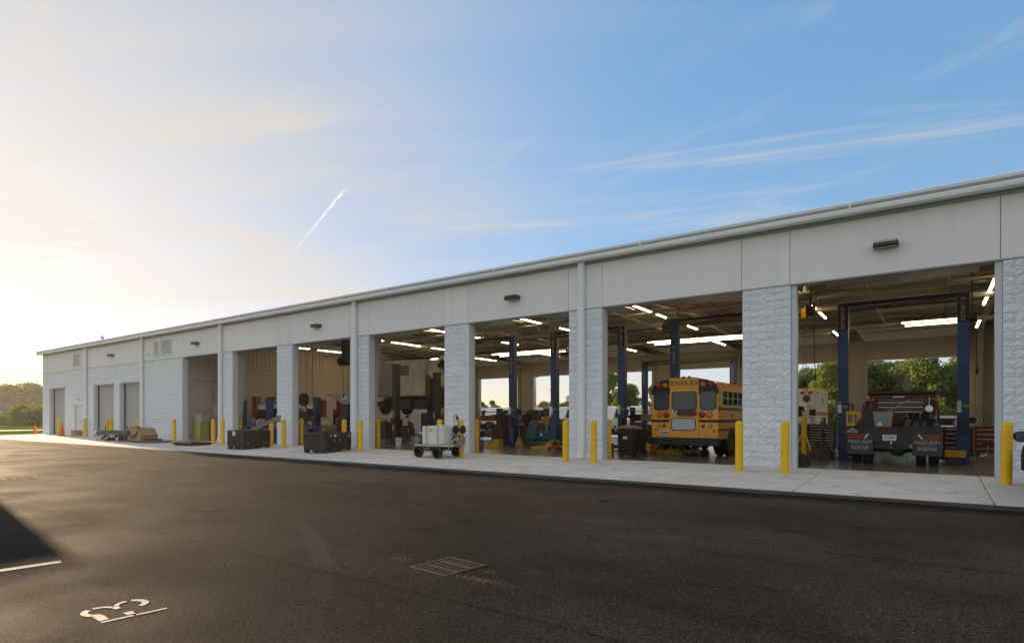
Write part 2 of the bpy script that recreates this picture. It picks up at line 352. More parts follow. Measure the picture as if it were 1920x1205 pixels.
# concrete apron: separate sloping slabs with open joints
SL = 0.03
apron = bpy.data.objects.new('concrete_apron', None); COL.objects.link(apron); apron['kind'] = 'structure'
jx = [10.2, 7.2, 4.0, .85, -2.30, -5.05] + [-5.05 - 2.755*k for k in range(1, 20)] + [-59.3]
for a, b_ in zip(jx[1:], jx[:-1]):
    g = .007; x0, x1 = a+g, b_-g; m = MB(); e = .012
    y0, y1 = 12.80, D+.36
    prof = [(y0, -.30), (y0, -SL*(D-y0)-e), (y0+e, -SL*(D-y0-e)), (D-.02, -.0006), (y1, -.0006), (y1, -.30)]
    V = []
    for x, ins in ((x0, e), (x0+e, 0), (x1-e, 0), (x1, e)):
        for y, z in prof: V.append((x, y, z - (ins if z > -.29 else 0)))
    F = []
    for s_ in range(3):
        for k in range(len(prof)-1): F.append((s_*6+k, s_*6+k+1, (s_+1)*6+k+1, (s_+1)*6+k))
    F += [(0,1,2,3,4,5)[::-1], tuple(range(18,24))]
    m.add(V, F).build('slab', M_conc, apron)
apz = lambda y: -SL*max(0.0, D-y)
# shop floor
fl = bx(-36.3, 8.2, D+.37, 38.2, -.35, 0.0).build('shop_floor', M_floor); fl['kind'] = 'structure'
rear = bx(-58.7, 8.2, 38.2, 41.2, -.35, -.004).build('rear_apron', M_conc); rear['kind'] = 'structure'

# ------------------------------------------------------------------ the building
M_block = mat('painted_split_block', (.83, .87, .91), .62, var=.05, vscale=3, bump=1.0, bscale=30, objvar=.045)
M_mortar = mat('painted_mortar', (.66, .67, .68), .75)
M_panel = mat('fascia_stucco', (.90, .88, .85), .7, var=.03, vscale=.7, bump=.12, bscale=60, objvar=.03, dirt=(.66, .63, .58), dirt_amt=.15, dscale=1.0, stretch=(4, 4, .30))
M_trim = mat('white_trim', (.86,.86,.86), .42, var=.03, vscale=2)
M_gutface = mat('gutter_grey', (.36, .355, .35), .45)
M_jamb = mat('painted_jamb', (.62, .655, .69), .45, var=.04, vscale=2)
M_soffit = mat('soffit_tan', (.44, .41, .34), .6)
M_ins = mat('ceiling_insulation', (.70, .68, .65), .5, var=.12, vscale=.8, bump=.5, bscale=2.5)
M_steel = mat('painted_grey_steel', (.38, .37, .355), .5, var=.08, vscale=2)
M_beige = mat('interior_liner', (.45, .425, .385), .6, var=.05, vscale=.6)
M_dark = mat('dark_metal', (.025, .024, .024), .5)
M_roof = mat('roof_metal', (.55, .56, .57), .35, metal=.3)
M_rollup = mat('rollup_door', (.48, .475, .465), .5, var=.04, vscale=1.0)
M_door = mat('white_door_paint', (.70, .71, .72), .45, var=.03)

bld = thing('maintenance_building', 'long white block and stucco maintenance building with open vehicle bays', 'building')
XL, XR = -58.7, 8.2
ZL, ZT = 4.88, 6.28
PIL = [(1.26, 2.48), (-4.30, -3.08), (-9.83, -8.61), (-15.34, -14.12), (-20.87, -19.65), (-26.36, -25.12), (-31.72, -30.42)]
PIL_ALL = [(6.80, 8.2)] + PIL
bl, bh = .4065, ZL/24
def block_mesh(w, seed):
    rnd = random.Random(seed); nx, nz = (9, 5) if w > .3 else (5, 5); g = .0035; V = []; F = []
    h = bh
    for j in range(nz):
        for i in range(nx):
            x = g + (w-2*g)*i/(nx-1); z = g + (h-2*g)*j/(nz-1); edge = i in (0, nx-1) or j in (0, nz-1)
            d = rnd.uniform(.006, .016) if edge else rnd.uniform(.006, .033)
            if not edge: x += rnd.uniform(-.014, .014); z += rnd.uniform(-.012, .012)
            V.append((x, -d, z))
    for j in range(nz-1):
        for i in range(nx-1): F.append((j*nx+i, j*nx+i+1, (j+1)*nx+i+1, (j+1)*nx+i))
    ring = [i for i in range(nx)] + [j*nx+nx-1 for j in range(1, nz)] + [(nz-1)*nx+i for i in range(nx-2, -1, -1)] + [j*nx for j in range(nz-2, 0, -1)]
    o = len(V)
    for q in ring: V.append((V[q][0], .020, V[q][2]))
    L = len(ring)
    for k in range(L): F.append((ring[k], o+k, o+(k+1) % L, ring[(k+1) % L]))
    return V, F
BV = {('f', s): block_mesh(bl, s) for s in range(14)}
BV.update({('h', s): block_mesh(bl/2, 50+s) for s in range(6)})
BME = {}
for k, (V, F) in BV.items(): BME[k] = MB().add(V, F).mesh('block', M_block)
rb = random.Random(5)
def courses(x0, x1, z0, z1):
    "yield (x, z, kind) of running-bond blocks that fill a wall patch"
    k0, k1 = round(z0/bh), round(z1/bh)
    for k in range(k0, k1):
        x = x0
        if k % 2:
            yield x, k*bh, 'h', bl/2; x += bl/2
        while x < x1 - .02:
            w = x1 - x
            if w >= bl*.9: yield x, k*bh, 'f', bl; x += bl
            else: yield x, k*bh, 'h', w; x += w
def lay_blocks(parent, x0, x1, z0, z1, single, stuff_mb, lim=None):
    for x, z, kd, w in courses(x0, x1, z0, z1):
        s = rb.randrange(14 if kd == 'f' else 6); ref = bl if kd == 'f' else bl/2
        if single and (lim is None or x < lim): link(BME[kd, s], 'block', parent, (x, D+.012, z), (0,0,0), (w/ref, 1, 1))
        else:
            V, F = BV[kd, s]; stuff_mb.add([(x+p[0]*w/ref, D+.012+p[1], z+p[2]) for p in V], F)
for i, (a, b_) in enumerate(PIL_ALL):
    n3 = (b_-a)/3; near = i in (2, 3, 4)
    p = bx(a+.004, b_-.004, D+.022, D+.30, 0.001, ZL).build('pillar', M_mortar, bld)
    sm = MB()
    lay_blocks(p, a, b_, 0, ZL, i in (1, 2, 3, 4), sm, lim=1.75 if i == 1 else None)
    if sm.v: tag(sm.build('block_courses', M_block, p), kind='stuff')
# steel jambs at both sides of each opening
OPEN = []
edges = sorted(PIL_ALL + [(XL, -35.85)])
for (a0, a1), (b0, b1) in zip(edges[:-1], edges[1:]): OPEN.append((a1, b0))
for a, b_ in OPEN:
    jw = .13 if -3.2 < a < 0 else .03
    bx(a+.001, a+jw, D+.05, D+.31, 0.002, ZL-.001, b=.004).build('door_jamb', M_jamb, bld)
    bx(b_-jw, b_-.001, D+.05, D+.31, 0.002, ZL-.001, b=.004).build('door_jamb', M_jamb, bld)
    for xx in (a+jw-.05, b_-jw+.05):
        m = MB(); m.box(xx-.03, xx+.03, D+.325, D+.36, .05, ZL+.4)
        for z in np.arange(.5, 4.8, .6): m.box(xx-.05, xx+.05, D+.315, D+.37, z, z+.08)
        m.build('door_track', M_steel, bld)
    # rolled-up sectional door lying under the roof
    m = MB()
    for q in range(8): m.box(a+.15, b_-.15, D+.75+q*.61, D+.75+q*.61+.60, 5.62+.018*q, 5.66+.018*q)
    m.build('overhead_door', mat('door_skin', (.40, .39, .37), .35), bld)
# closed part of the front wall with its doors
HOLES = [(-57.30, -54.05, 3.66), (-52.15, -50.45, 2.24), (-48.68, -45.25, 3.66), (-44.37, -41.05, 3.66)]
wall = MB(); wb = MB()
xs = [XL] + [v for h in HOLES for v in h[:2]] + [-35.85]
for k in range(0, len(xs), 2):
    wall.box(xs[k]+.004, xs[k+1]-.004, D+.022, D+.40, .001, ZL)
for h in HOLES: wall.box(h[0]-.004, h[1]+.004, D+.023, D+.399, h[2], ZL-.001)
wo_ = wall.build('front_wall', M_mortar, bld)
for k in range(0, len(xs), 2): lay_blocks(None, xs[k], xs[k+1], 0, ZL, False, wb)
for h in HOLES: lay_blocks(None, h[0], h[1], round(h[2]/bh)*bh, ZL, False, wb)
tag(wb.build('block_courses', M_block, wo_), kind='stuff')
for h in HOLES:
    a, b_, t = h
    fr = MB(); fr.box(a, a+.06, D+.06, D+.42, 0.002, t).box(b_-.06, b_, D+.06, D+.42, 0.002, t).box(a+.061, b_-.061, D+.06, D+.42, t-.05, t-.002)
    if t > 3:
        fr.build('door_jamb', M_jamb, bld)
        d = MB(); n = int((t-.08)/.075); V = []; F = []
        for k in range(n+1):
            z = .004 + (t-.07)*k/n
            for dz, dy in ((0, 0), (.02, .018), (.055, .018)):
                if k < n or dz == 0: V += [(a+.12, D+.34-dy, z+dz), (b_-.12, D+.34-dy, z+dz)]
        for k in range(len(V)//2-1): F.append((2*k, 2*k+1, 2*k+3, 2*k+2))
        d.add(V, F); ru = d.build('roll_up_door', M_rollup, bld)
        bx(a+.11, b_-.11, D+.30, D+.36, .004, .09).build('bottom_bar', M_steel, ru)
        for s_ in (a+.062, b_-.125): bx(s_, s_+.063, D+.27, D+.38, .003, t-.055).build('guide', M_dark, ru)
    else:
        fr.build('door_frame', M_door, bld)
        dd = MB()
        dr = bx(a+.065, (b_+a)/2-.004, D+.10, D+.145, .02, t-.055, b=.003).build('door', M_door, bld)
        d2 = bx((b_+a)/2+.004, b_-.065, D+.10, D+.145, .02, t-.055, b=.003).build('door', M_door, bld)
        MB().box((b_+a)/2+.06, (b_+a)/2+.16, D+.05, D+.099, 1.0, 1.04).box((b_+a)/2+.05, (b_+a)/2+.09, D+.07, D+.099, .98, 1.06).build('handle', M_steel, d2)
        for zz in (.3, 1.1, 1.95): bx(a+.055, a+.075, D+.085, D+.10, zz, zz+.11).build('hinge', M_steel, dr)
# fascia panels with open reveals between them
FJ = [XL, -49.8, -46.6, -41.2, -36.1, -31.9, -30.35, -26.37, -25.15, -20.89, -19.67, -15.35, -14.15, -9.85, -8.62, -4.34, -3.10, 1.22, 2.50, 6.78, XR]
bx(XL+.01, XR-.01, D+.035, D+.30, ZL+.003, ZT+.25).build('fascia_backing', mat('joint_grey', (.30, .30, .30), .8), bld)
for a, b_ in zip(FJ[:-1], FJ[1:]):
    bx(a+.007, b_-.007, D-.012, D+.033, ZL, ZT, b=.004).build('fascia_panel', M_panel, bld)
bx(XL, XR, D-.02, D+.31, ZL-.03, ZL-.0005).build('lintel_flashing', M_gutface, bld)
bx(XL, XR, D-.03, D+.31, ZT+.002, ZT+.12, b=.005).build('eave_trim', M_soffit, bld)
# gutter: ogee box section, running the length
gp = [(D-.01, 6.40), (D-.34, 6.36), (D-.37, 6.385), (D-.375, 6.46), (D-.355, 6.475), (D-.335, 6.56), (D-.355, 6.575), (D-.36, 6.64), (D-.33, 6.655), (D+.02, 6.67)]
g = MB(); n = len(gp)
g.add([(XL-.35, y, z) for y, z in gp] + [(XR+.3, y, z) for y, z in gp], [(k, (k+1) % n, n+(k+1) % n, n+k) for k in range(n)] + [tuple(range(n)), tuple(range(n, 2*n))[::-1]])
gut = g.build('gutter', M_trim, bld)
bx(XL-.34, XR+.29, D-.349, D-.339, 6.478, 6.556).build('gutter_face', M_gutface, gut)
for xg in np.arange(XL+2.0, XR, 5.5): bx(xg, xg+.05, D-.379, D-.33, 6.37, 6.645).build('gutter_joint', M_trim, gut)
# downspouts
for xd in (-9.30, -20.45, -31.42, -40.80, -49.72, 1.92):
    m = MB(); m.box(xd-.10, xd+.10, D-.20, D-.06, .30, 6.38, b=.012)
    m.prism([(D-.20, .30), (D-.06, .30), (D-.10, .05), (D-.26, .05)], xd-.095, xd+.095, 'x')
    ds = m.build('downspout', M_trim, bld)
    for zz in (1.6, 3.2, 4.7, 6.0): bx(xd-.13, xd+.13, D-.07, D-.035, zz, zz+.05).build('strap', M_trim, ds)
# corner trim, left gable wall, rear wall, roof
bx(XL-.03, XL+.10, D-.02, D+.11, .01, 6.36, b=.006).build('corner_trim', M_trim, bld)
bx(XL, XL+.30, D+.42, 38.4, 0.0, 6.5).build('end_wall', M_block, bld)
bx(XR-.30, XR-.001, D+.42, 38.4, 0.0, 6.5).build('end_wall', M_block, bld)
RY = 27.7; RZ = 7.06
roof = MB()
rp = [(D-.28, 6.66), (RY, RZ+.10), (38.75, 6.66), (38.75, 6.56), (RY, RZ), (D-.28, 6.60)]
roof.prism(rp, XL-.3, XR+.25, 'x'); rf = roof.build('roof', M_roof, bld)
ins = MB().prism([(D+.31, 6.44), (RY, RZ-.16), (38.0, 6.44), (38.0, 6.40), (RY, RZ-.20), (D+.31, 6.40)], -36.0, XR-.31, 'x').build('ceiling', M_ins, bld)
vp = MB().lathe([(.05, 6.5), (.05, 7.15), (.10, 7.16), (.13, 7.26), (.13, 7.34), (.06, 7.42), (0, 7.43)], 12, (-50.5, 18.3, 0)); vp.build('roof_vent', M_trim, rf, smooth=True)
zc_ = lambda y: 6.40 + (RZ-.20-6.40) * (1 - abs(y-RY)/(RY-D-.31))
for y in np.arange(D+1.2, 37.8, 1.52):
    z = zc_(y) - .02
    MB().box(-35.9, XR-.32, y-.035, y+.035, z-.20, z).build('purlin', M_steel, ins)
for xf in (1.9, -9.25, -20.3, -31.1):
    m = MB()
    m.prism([(D+.5, 6.2), (D+.5, 5.45), (D+1.4, 5.75), (RY, RZ-.85), (37.3, 5.75), (37.95, 5.45), (37.95, 6.2), (RY, RZ-.42)], xf-.012, xf+.012, 'x')
    rft = m.build('rafter', M_steel, bld)
    m = MB().prism([(D+.5, 5.45), (D+1.4, 5.75), (RY, RZ-.85), (37.3, 5.75), (37.95, 5.45), (37.95, 5.43), (37.3, 5.73), (RY, RZ-.87), (D+1.4, 5.73), (D+.5, 5.43)], xf-.12, xf+.12, 'x'); m.build('flange', M_steel, rft)
    for y0, y1a, y1b in ((D+.5, D+.75, D+1.25), (37.95, 37.7, 37.2)):
        c = MB().prism([(y0, .02), (y1a, .02), (y1b, 5.6), (y0, 5.6)], xf-.012, xf+.012, 'x')
        c.prism([(y1a, .02), (y1a+(.02 if y1a < 25 else -.02), .02), (y1b+(.02 if y1a < 25 else -.02), 5.6), (y1b, 5.6)], xf-.12, xf+.12, 'x')
        c.box(xf-.12, xf+.12, min(y0, y0-.02*(1 if y0 > 25 else -1)), max(y0, y0-.02*(1 if y0 > 25 else -1)), .02, 5.6)
        c.build('frame_column', M_jamb if y0 < 25 else M_steel, bld)
# pipes and heaters under the roof, running the length
for y, z, r_ in ((20.3, 5.62, .05), (21.4, 5.75, .03), (25.3, 5.95, .06), (29.0, 5.9, .03), (33.0, 5.7, .08), (34.4, 5.6, .03)):
    MB().tube([(-35.8, y, z), (XR-.4, y, z)], r_, 8).build('overhead_pipe', M_steel if r_ > .04 else M_dark, bld, smooth=True)
for k, x in enumerate((.4, -1.9, -5.6, -7.3, -11.3, -12.9, -16.8, -18.4, -22.4, -23.8, -27.6, -29.4)):
    z = 5.95 - .09*(k % 3); r_ = (.022, .05, .03)[k % 3]
    MB().tube([(x, D+.6, z), (x, 37.5, z)], r_, 6).build('overhead_pipe', (M_dark, M_steel, M_dark)[k % 3], bld, smooth=True)
for xa, xb in ((1.8, -9.1), (-9.4, -20.2), (-20.4, -31.0)):
    for y0 in (18.0, 24.0, 30.0):
        for q in (0, 1): MB().tube([(xa if q else xb, y0, zc_(y0)-.28), (xb if q else xa, y0+5.5, zc_(y0+5.5)-.28)], .012, 5).build('roof_brace', M_dark, bld)
for xd, yd in ((-3.6, 22.6), (-9.0, 24.8), (-14.4, 23.2), (-20.0, 25.5)):
    h = MB().prism([(-.35, .0), (.35, .0), (.25, .35), (-.25, .35)], -.45, .45, 'y').xform(Matrix.Translation((xd, yd, 5.28))).build('unit_heater', M_steel, bld)
    bx(xd-.28, xd+.28, yd-.47, yd-.451, 5.32, 5.55).build('heater_grille', M_dark, h)
    MB().tube([(xd, yd, 5.63), (xd, yd, 6.3)], .07, 8).build('flue', M_alu if 'M_alu' in globals() else M_steel, h)
for y, z, r_ in ((18.9, 5.85, .025), (22.7, 5.55, .035), (27.0, 5.75, .11), (31.8, 5.6, .04)):
    MB().tube([(-35.8, y, z), (XR-.4, y, z)], r_, 8).build('overhead_pipe', M_steel, bld, smooth=True)
# partition wall of the shop with ribbed liner above
pw = bx(-36.3, -36.0, D+.41, 38.1, 0.0, 6.6).build('partition_wall', M_beige, bld)
rm = MB()
for y in np.arange(D+.6, 38.0, .30): rm.box(-35.998, -35.96, y, y+.07, 4.55, 6.3)
rm.build('liner_ribs', M_beige, pw)
for zz in (4.42, 4.10, 3.55): MB().tube([(-35.94, D+.6, zz), (-35.94, 38, zz)], .025, 6).build('conduit', M_steel, pw)
for yy in (18.9, 20.6, 23.4, 25.6, 26.1, 29.2): MB().tube([(-35.93, yy, .2), (-35.93, yy, 6.0)], .03, 6).build('conduit', M_steel, pw)
# rear wall: piers with openings that mirror the front, doors rolled most of the way up
YB = 38.1
for (a, b_) in PIL_ALL:
    bx(a, b_, YB, YB+.30, 0.0, ZL).build('rear_pier', M_beige, bld)
    MB().box(a-.10, a+.12, YB-.16, YB-.002, 0.0, ZL+.3).box(b_-.12, b_+.10, YB-.16, YB-.002, 0.0, ZL+.3).build('rear_jamb', M_steel, bld)
bx(XL, -35.9, YB, YB+.30, 0.0, ZL).build('rear_pier', M_beige, bld)
bx(XL, XR, YB+.005, YB+.305, ZL+.001, 6.55).build('rear_header', M_beige, bld)
for a, b_ in OPEN:
    m = MB(); m.box(a-.02, b_+.02, YB-.10, YB-.05, 4.50, 5.08, b=.006); dp = m.build('rear_overhead_door', M_beige, bld)
    for q in range(4): bx(a+.1+q*(b_-a-.2)/3-.02, a+.1+q*(b_-a-.2)/3+.02, YB-.13, YB-.101, 4.50, 5.08).build('rib', M_steel, dp)
    mm = MB()
    for q in range(7): mm.box(a-.02, b_+.02, YB-.75-q*.61, YB-.16-q*.61, 5.50+.02*q, 5.54+.02*q)
    mm.build('raised_section', M_beige, dp)
    bx(a-.02, b_+.02, YB-.11, YB-.04, 4.46, 4.499).build('bottom_seal', M_trim, dp)
# louvres in the fascia
M_lv = mat('louvre_paint', (.78, .78, .76), .5)
for a, b_ in ((-52.3, -50.95), (-39.38, -38.66), (-38.47, -37.0)):
    z0, z1 = 5.06, 6.06
    m = MB(); m.box(a, a+.06, D-.06, D-.013, z0, z1).box(b_-.06, b_, D-.06, D-.013, z0, z1).box(a+.061, b_-.061, D-.06, D-.013, z0, z0+.06).box(a+.061, b_-.061, D-.06, D-.013, z1-.06, z1)
    lv = m.build('louvre', M_lv, bld)
    bx(a+.05, b_-.05, D-.020, D-.0125, z0+.05, z1-.05).build('back_screen', mat('louvre_back', (.16, .13, .09), .8), lv)
    for q in range(7):
        z = z0+.075+q*.125
        MB().prism([(D-.062, z), (D-.057, z), (D-.021, z+.085), (D-.026, z+.085)], a+.062, b_-.062, 'x').build('slat', M_lv, lv)
# ------------------------------------------------------------------ shared paints
M_yel = mat('bollard_yellow', (.90, .53, .004), .45, var=.08, vscale=3, dirt=(.42, .26, .05), dirt_amt=.6, dscale=5, objvar=.08)
M_blk = mat('black_plastic', (.022, .021, .020), .5, var=.25, vscale=6)
M_rub = mat('tyre_rubber', (.018, .018, .018), .8, var=.2, vscale=10, bump=.3, bscale=30)
M_blue = mat('lift_blue', (.014, .055, .17), .42, var=.12, vscale=2, dirt=(.015, .03, .08), dirt_amt=.5, dscale=2.5)
M_blue2 = mat('lift_blue_bright', (.030, .085, .27), .42, var=.08, vscale=2)
M_navy = mat('lift_navy', (.008, .014, .038), .5)
M_white = mat('white_paint', (.80, .80, .78), .45, var=.03, vscale=3)
M_red = mat('red_paint', (.20, .016, .010), .42, var=.12, vscale=3)
M_dred = mat('dark_red_paint', (.095, .013, .010), .45, var=.2, vscale=3, dirt=(.05, .02, .015), dirt_amt=.6, dscale=3)
M_chrome = mat('chrome', (.62, .62, .62), .22, metal=1.0)
M_alu = mat('aluminium', (.50, .50, .50), .38, metal=.9)
M_grey = mat('grey_paint', (.20, .20, .20), .5, var=.1, vscale=3)
M_lgrey = mat('light_grey_paint', (.42, .42, .41), .5, var=.1, vscale=3)
M_wood = mat('pale_timber', (.42, .29, .16), .75, var=.25, vscale=5, stretch=(1, 6, 6))
M_oldwood = mat('weathered_timber', (.27, .20, .13), .8, var=.3, vscale=6)
M_card = mat('cardboard', (.36, .24, .13), .8, var=.12, vscale=5)
M_glass = mat('dark_glass', (.015, .018, .020), .06, spec=.6)
M_bglass = mat('bus_rear_glass', (.070, .090, .125), .14, spec=.6)
M_paper = mat('paper', (.78, .77, .74), .7)
M_bus = mat('school_bus_yellow', (.95, .45, .045), .38, var=.05, vscale=2, coat=.2)
M_busblk = mat('bus_black', (.016, .016, .016), .45)
M_lred = mat('red_lens', (.50, .014, .012), .2)
M_amb = mat('amber_lens', (.90, .22, .008), .2)
M_teal = mat('scrubber_teal', (.004, .105, .12), .38, var=.08, vscale=3)
M_oyel = mat('machine_yellow', (.62, .34, .015), .45, var=.15, vscale=4, dirt=(.25, .14, .02), dirt_amt=.5, dscale=5)
M_orange = mat('cone_orange', (.85, .075, .012), .5)
M_tank = mat('white_tank_plastic', (.74, .73, .67), .45, var=.06, vscale=3, dirt=(.5, .47, .40), dirt_amt=.35, dscale=4)
M_rust = mat('rusty_iron', (.050, .026, .018), .8, var=.35, vscale=14, bump=.4, bscale=50)
M_creamf = mat('cream_frame', (.62, .56, .44), .55, var=.12, vscale=8)
M_hose = mat('black_hose', (.02, .02, .02), .45)
M_those = mat('tan_hose', (.36, .31, .22), .55)

def wheel(parent, loc, r, w, rim=M_alu, axis='x', rimr=.58, seg=20):
    t = MB().lathe([(r*.62, -w/2), (r*.92, -w/2), (r, -w*.38), (r, w*.38), (r*.92, w/2), (r*.62, w/2), (r*.62, -w/2)], seg, axis=axis).build('wheel', M_rub, parent, smooth=True, loc=loc)
    MB().lathe([(r*.12, -w*.42), (r*.20, -w*.40), (r*.45, -w*.22), (r*rimr, -w*.46), (r*.63, -w*.46), (r*.63, w*.46), (r*rimr, w*.46), (r*.45, w*.22), (r*.20, w*.40), (r*.12, w*.42)], 14, axis=axis).build('rim', rim, t, smooth=True)
    return t
VUP = Matrix(((0,-1,0),(0,0,-1),(1,0,0))).to_euler()       # text that climbs a post, facing the doors
VSIDE = Matrix(((0,0,1),(0,1,0),(-1,0,0))).to_euler()

# ------------------------------------------------------------------ bollards
bme = MB().lathe([(.098, -.12), (.098, 1.205), (.092, 1.245), (.074, 1.277), (.045, 1.297), (0, 1.303)], 18).mesh('bollard', M_yel, True)
BOL = [  # x, y, label
 (1.23, 15.95, 'yellow steel bollard nearest the camera, beside the black car mirror'),
 (-3.00, 15.90, 'yellow bollard at the right edge of the widest-looking block pillar, by the truck bay'),
 (-4.11, 15.95, 'yellow bollard at the left edge of the block pillar, just right of the school bus'),
 (-8.38, 16.05, 'yellow bollard just right of the downspout on the pillar left of the bus'),
 (-9.40, 16.12, 'yellow bollard left of the downspout, right of the teal floor scrubber'),
 (-8.72, 17.75, 'yellow bollard inside the door jamb next to the black waste bins'),
 (-13.66, 16.10, 'yellow bollard partly hidden behind the hose reel of the tank cart'),
 (-14.90, 16.35, 'yellow bollard hidden behind the white tank, only its top showing'),
 (-14.30, 17.75, 'yellow bollard inside the jamb just right of the tank cart'),
 (-19.03, 16.10, 'yellow bollard just right of the downspout, between grid bin and tank cart'),
 (-19.82, 17.75, 'yellow bollard inside the jamb of the bay with the raised truck'),
 (-20.05, 16.10, 'yellow bollard rising behind the right-hand black grid bin'),
 (-25.32, 17.75, 'yellow bollard inside the jamb, left of the right-hand grid bin'),
 (-24.15, 16.00, 'yellow bollard in front of the narrow block pillar between the two black bins'),
 (-25.70, 16.35, 'yellow bollard crossed by the grey bumper sticking out of the left bin'),
 (-30.80, 17.75, 'yellow bollard standing behind the left black bin, its lower half hidden'),
 (-29.55, 16.07, 'yellow bollard in front of the downspout left of the black bins'),
 (-30.50, 16.10, 'yellow bollard right of the pallet of boards, left of the downspout one'),
 (-34.70, 16.10, 'yellow bollard alone in front of the white block wall, left of the pallet of boards'),
 (-40.10, 16.40, 'yellow bollard showing above the wrapped machinery on the pallets'),
 (-43.45, 16.25, 'right one of the close pair of yellow bollards behind the machinery'),
 (-44.05, 16.25, 'left one of the close pair of yellow bollards behind the machinery'),
 (-49.20, 16.75, 'yellow bollard beside the white double door, right of the cardboard box'),
 (-54.40, 16.80, 'yellow bollard in front of the leftmost roll-up door, left of the orange cone'),
 (-58.95, 17.25, 'yellow bollard at the far left corner of the building'),
 (-15.9, 30.2, 'distant yellow bollard inside the shop beyond the teal scrubber'),
]
rbl = random.Random(2)
for x, y, lb in BOL:
    tag(link(bme, 'bollard', None, (x, y, apz(y)), (rbl.uniform(-.012, .012), rbl.uniform(-.012, .012), rbl.uniform(0, 6))), lb, 'bollard', 'yellow bollards guarding the bay pillars')

# ------------------------------------------------------------------ wall lamps, small wall fittings
def wall_lamp(x, lb):
    t = thing('wall_lamp', lb, 'lamp', (x, D-.012, 5.52), 0, 'brown wall lamps on the fascia')
    MB().prism([(-.002, -.03), (-.14, -.05), (-.24, -.03), (-.26, 0), (-.24, .05), (-.10, .09), (-.002, .09)], -.26, .26, 'x').build('housing', mat('bronze_lamp', (.055, .042, .034), .45), t)
    for k in range(10): bx(-.235+k*.05, -.215+k*.05, -.25, -.06, .055, .10).build('fin', MATS['bronze_lamp'], t)
    bx(-.22, .22, -.22, -.10, -.056, -.049).build('lens', mat('lamp_lens', (.35, .33, .28), .3), t)
for x, lb in ((-.94, 'finned brown wall lamp above the service truck bay, nearest one'), (-12.05, 'brown wall lamp above the bay with the teal scrubber'), (-23.1, 'brown wall lamp above the bay with the right-hand black bin'), (-34.1, 'brown wall lamp above the empty leftmost open bay'), (-45.4, 'brown wall lamp above the two roll-up doors')):
    wall_lamp(x, lb)
t = thing('fire_alarm', 'small red alarm bell on the block wall above the white door', 'alarm', (-49.95, D-.03, 2.75))
MB().lathe([(.13, .03), (.13, -.02), (.06, -.07), (0, -.07)], 14, axis='y').build('bell', M_red, t, smooth=True)
bx(-.07, .07, .0, .04, -.07, .07).build('back_box', M_red, t)
t = thing('security_camera', 'small white wall camera on the fascia beside the double louvre', 'camera', (-40.0, D-.012, 5.3))
MB().lathe([(.10, 0), (.10, -.10), (.05, -.16), (0, -.17)], 12, axis='y').build('body', M_white, t, smooth=True); bx(-.03, .03, -.12, -.06, -.16, -.08).build('bracket', M_white, t)
t = thing('wall_sign', 'small dark lettered notice above the white double door', 'sign', (-51.3, D-.03, 2.70))
bx(-.30, .30, -.004, .03, -.055, .055).build('plate', M_white, t)
for k in range(5): bx(-.25+k*.1, -.19+k*.1, -.007, -.0042, -.03, .03).build('mark', M_dark, t)

# ------------------------------------------------------------------ strip lights under the roof
M_lamp = mat('lamp_tube', (.9, .85, .7), .4, emit=(1.0, .72, .36), estr=3.8)
def strip(x0, x1, y0, y1, z, lb, drop=.35):
    cx, cy = (x0+x1)/2, (y0+y1)/2; t = thing('strip_light', lb, 'lamp', (cx, cy, z), 0, 'strip lights under the shop roof')
    lx, ly = (x1-x0)/2, (y1-y0)/2
    if lx > ly: bx(-lx, lx, -.06, .06, .02, .07).build('housing', M_white, t); bx(-lx+.02, lx-.02, -.030, .030, -.025, .019, b=.012).build('tube', M_lamp, t)
    else: bx(-.06, .06, -ly, ly, .02, .07).build('housing', M_white, t); bx(-.030, .030, -ly+.02, ly-.02, -.025, .019, b=.012).build('tube', M_lamp, t)
    for s in (-.8, .8):
        MB().tube([(lx*s*(lx > ly), ly*s*(lx <= ly), .07), (lx*s*(lx > ly), ly*s*(lx <= ly), .07+drop)], .006, 5).build('hanger', M_dark, t)
rows = [(1.62, 'over the pillar by the black car'), (-3.95, 'over the pillar between truck and bus'), (-9.75, 'over the pillar left of the bus'), (-15.2, 'over the pillar behind the tank cart'), (-20.8, 'over the pillar left of the raised truck'), (-26.2, 'over the pillar between the black bins'), (-33.2, 'over the leftmost open bays')]
for x, nm in rows:
    for (y, od) in ((19.7, 'nearest'), (22.7, 'second'), (25.7, 'third'), (28.7, 'fourth'), (33.6, 'farthest')):
        strip(x-.05, x+.05, y-1.22, y+1.22, 5.80 if y < 30 else 5.5, od + ' strip light of the lengthwise row ' + nm)
for x0, x1, nm in ((-1.11, 1.33, 'above the service truck'), (-9.98, -7.55, 'above the school bus, right half'), (-12.45, -10.02, 'above the school bus, left half'), (-20.4, -18.0, 'right of the raised truck, right half'), (-22.9, -20.45, 'above the raised truck cab'), (-28.2, -25.8, 'above the raised truck body'), (-32.6, -30.2, 'deep above the cars on column lifts')):
    strip(x0, x1, 29.95, 30.05, 5.34, 'crosswise strip light hung low ' + nm + ', front one', .55)
    strip(x0+.1, x1+.1, 30.65, 30.75, 5.30, 'crosswise strip light hung low ' + nm + ', rear one', .55)

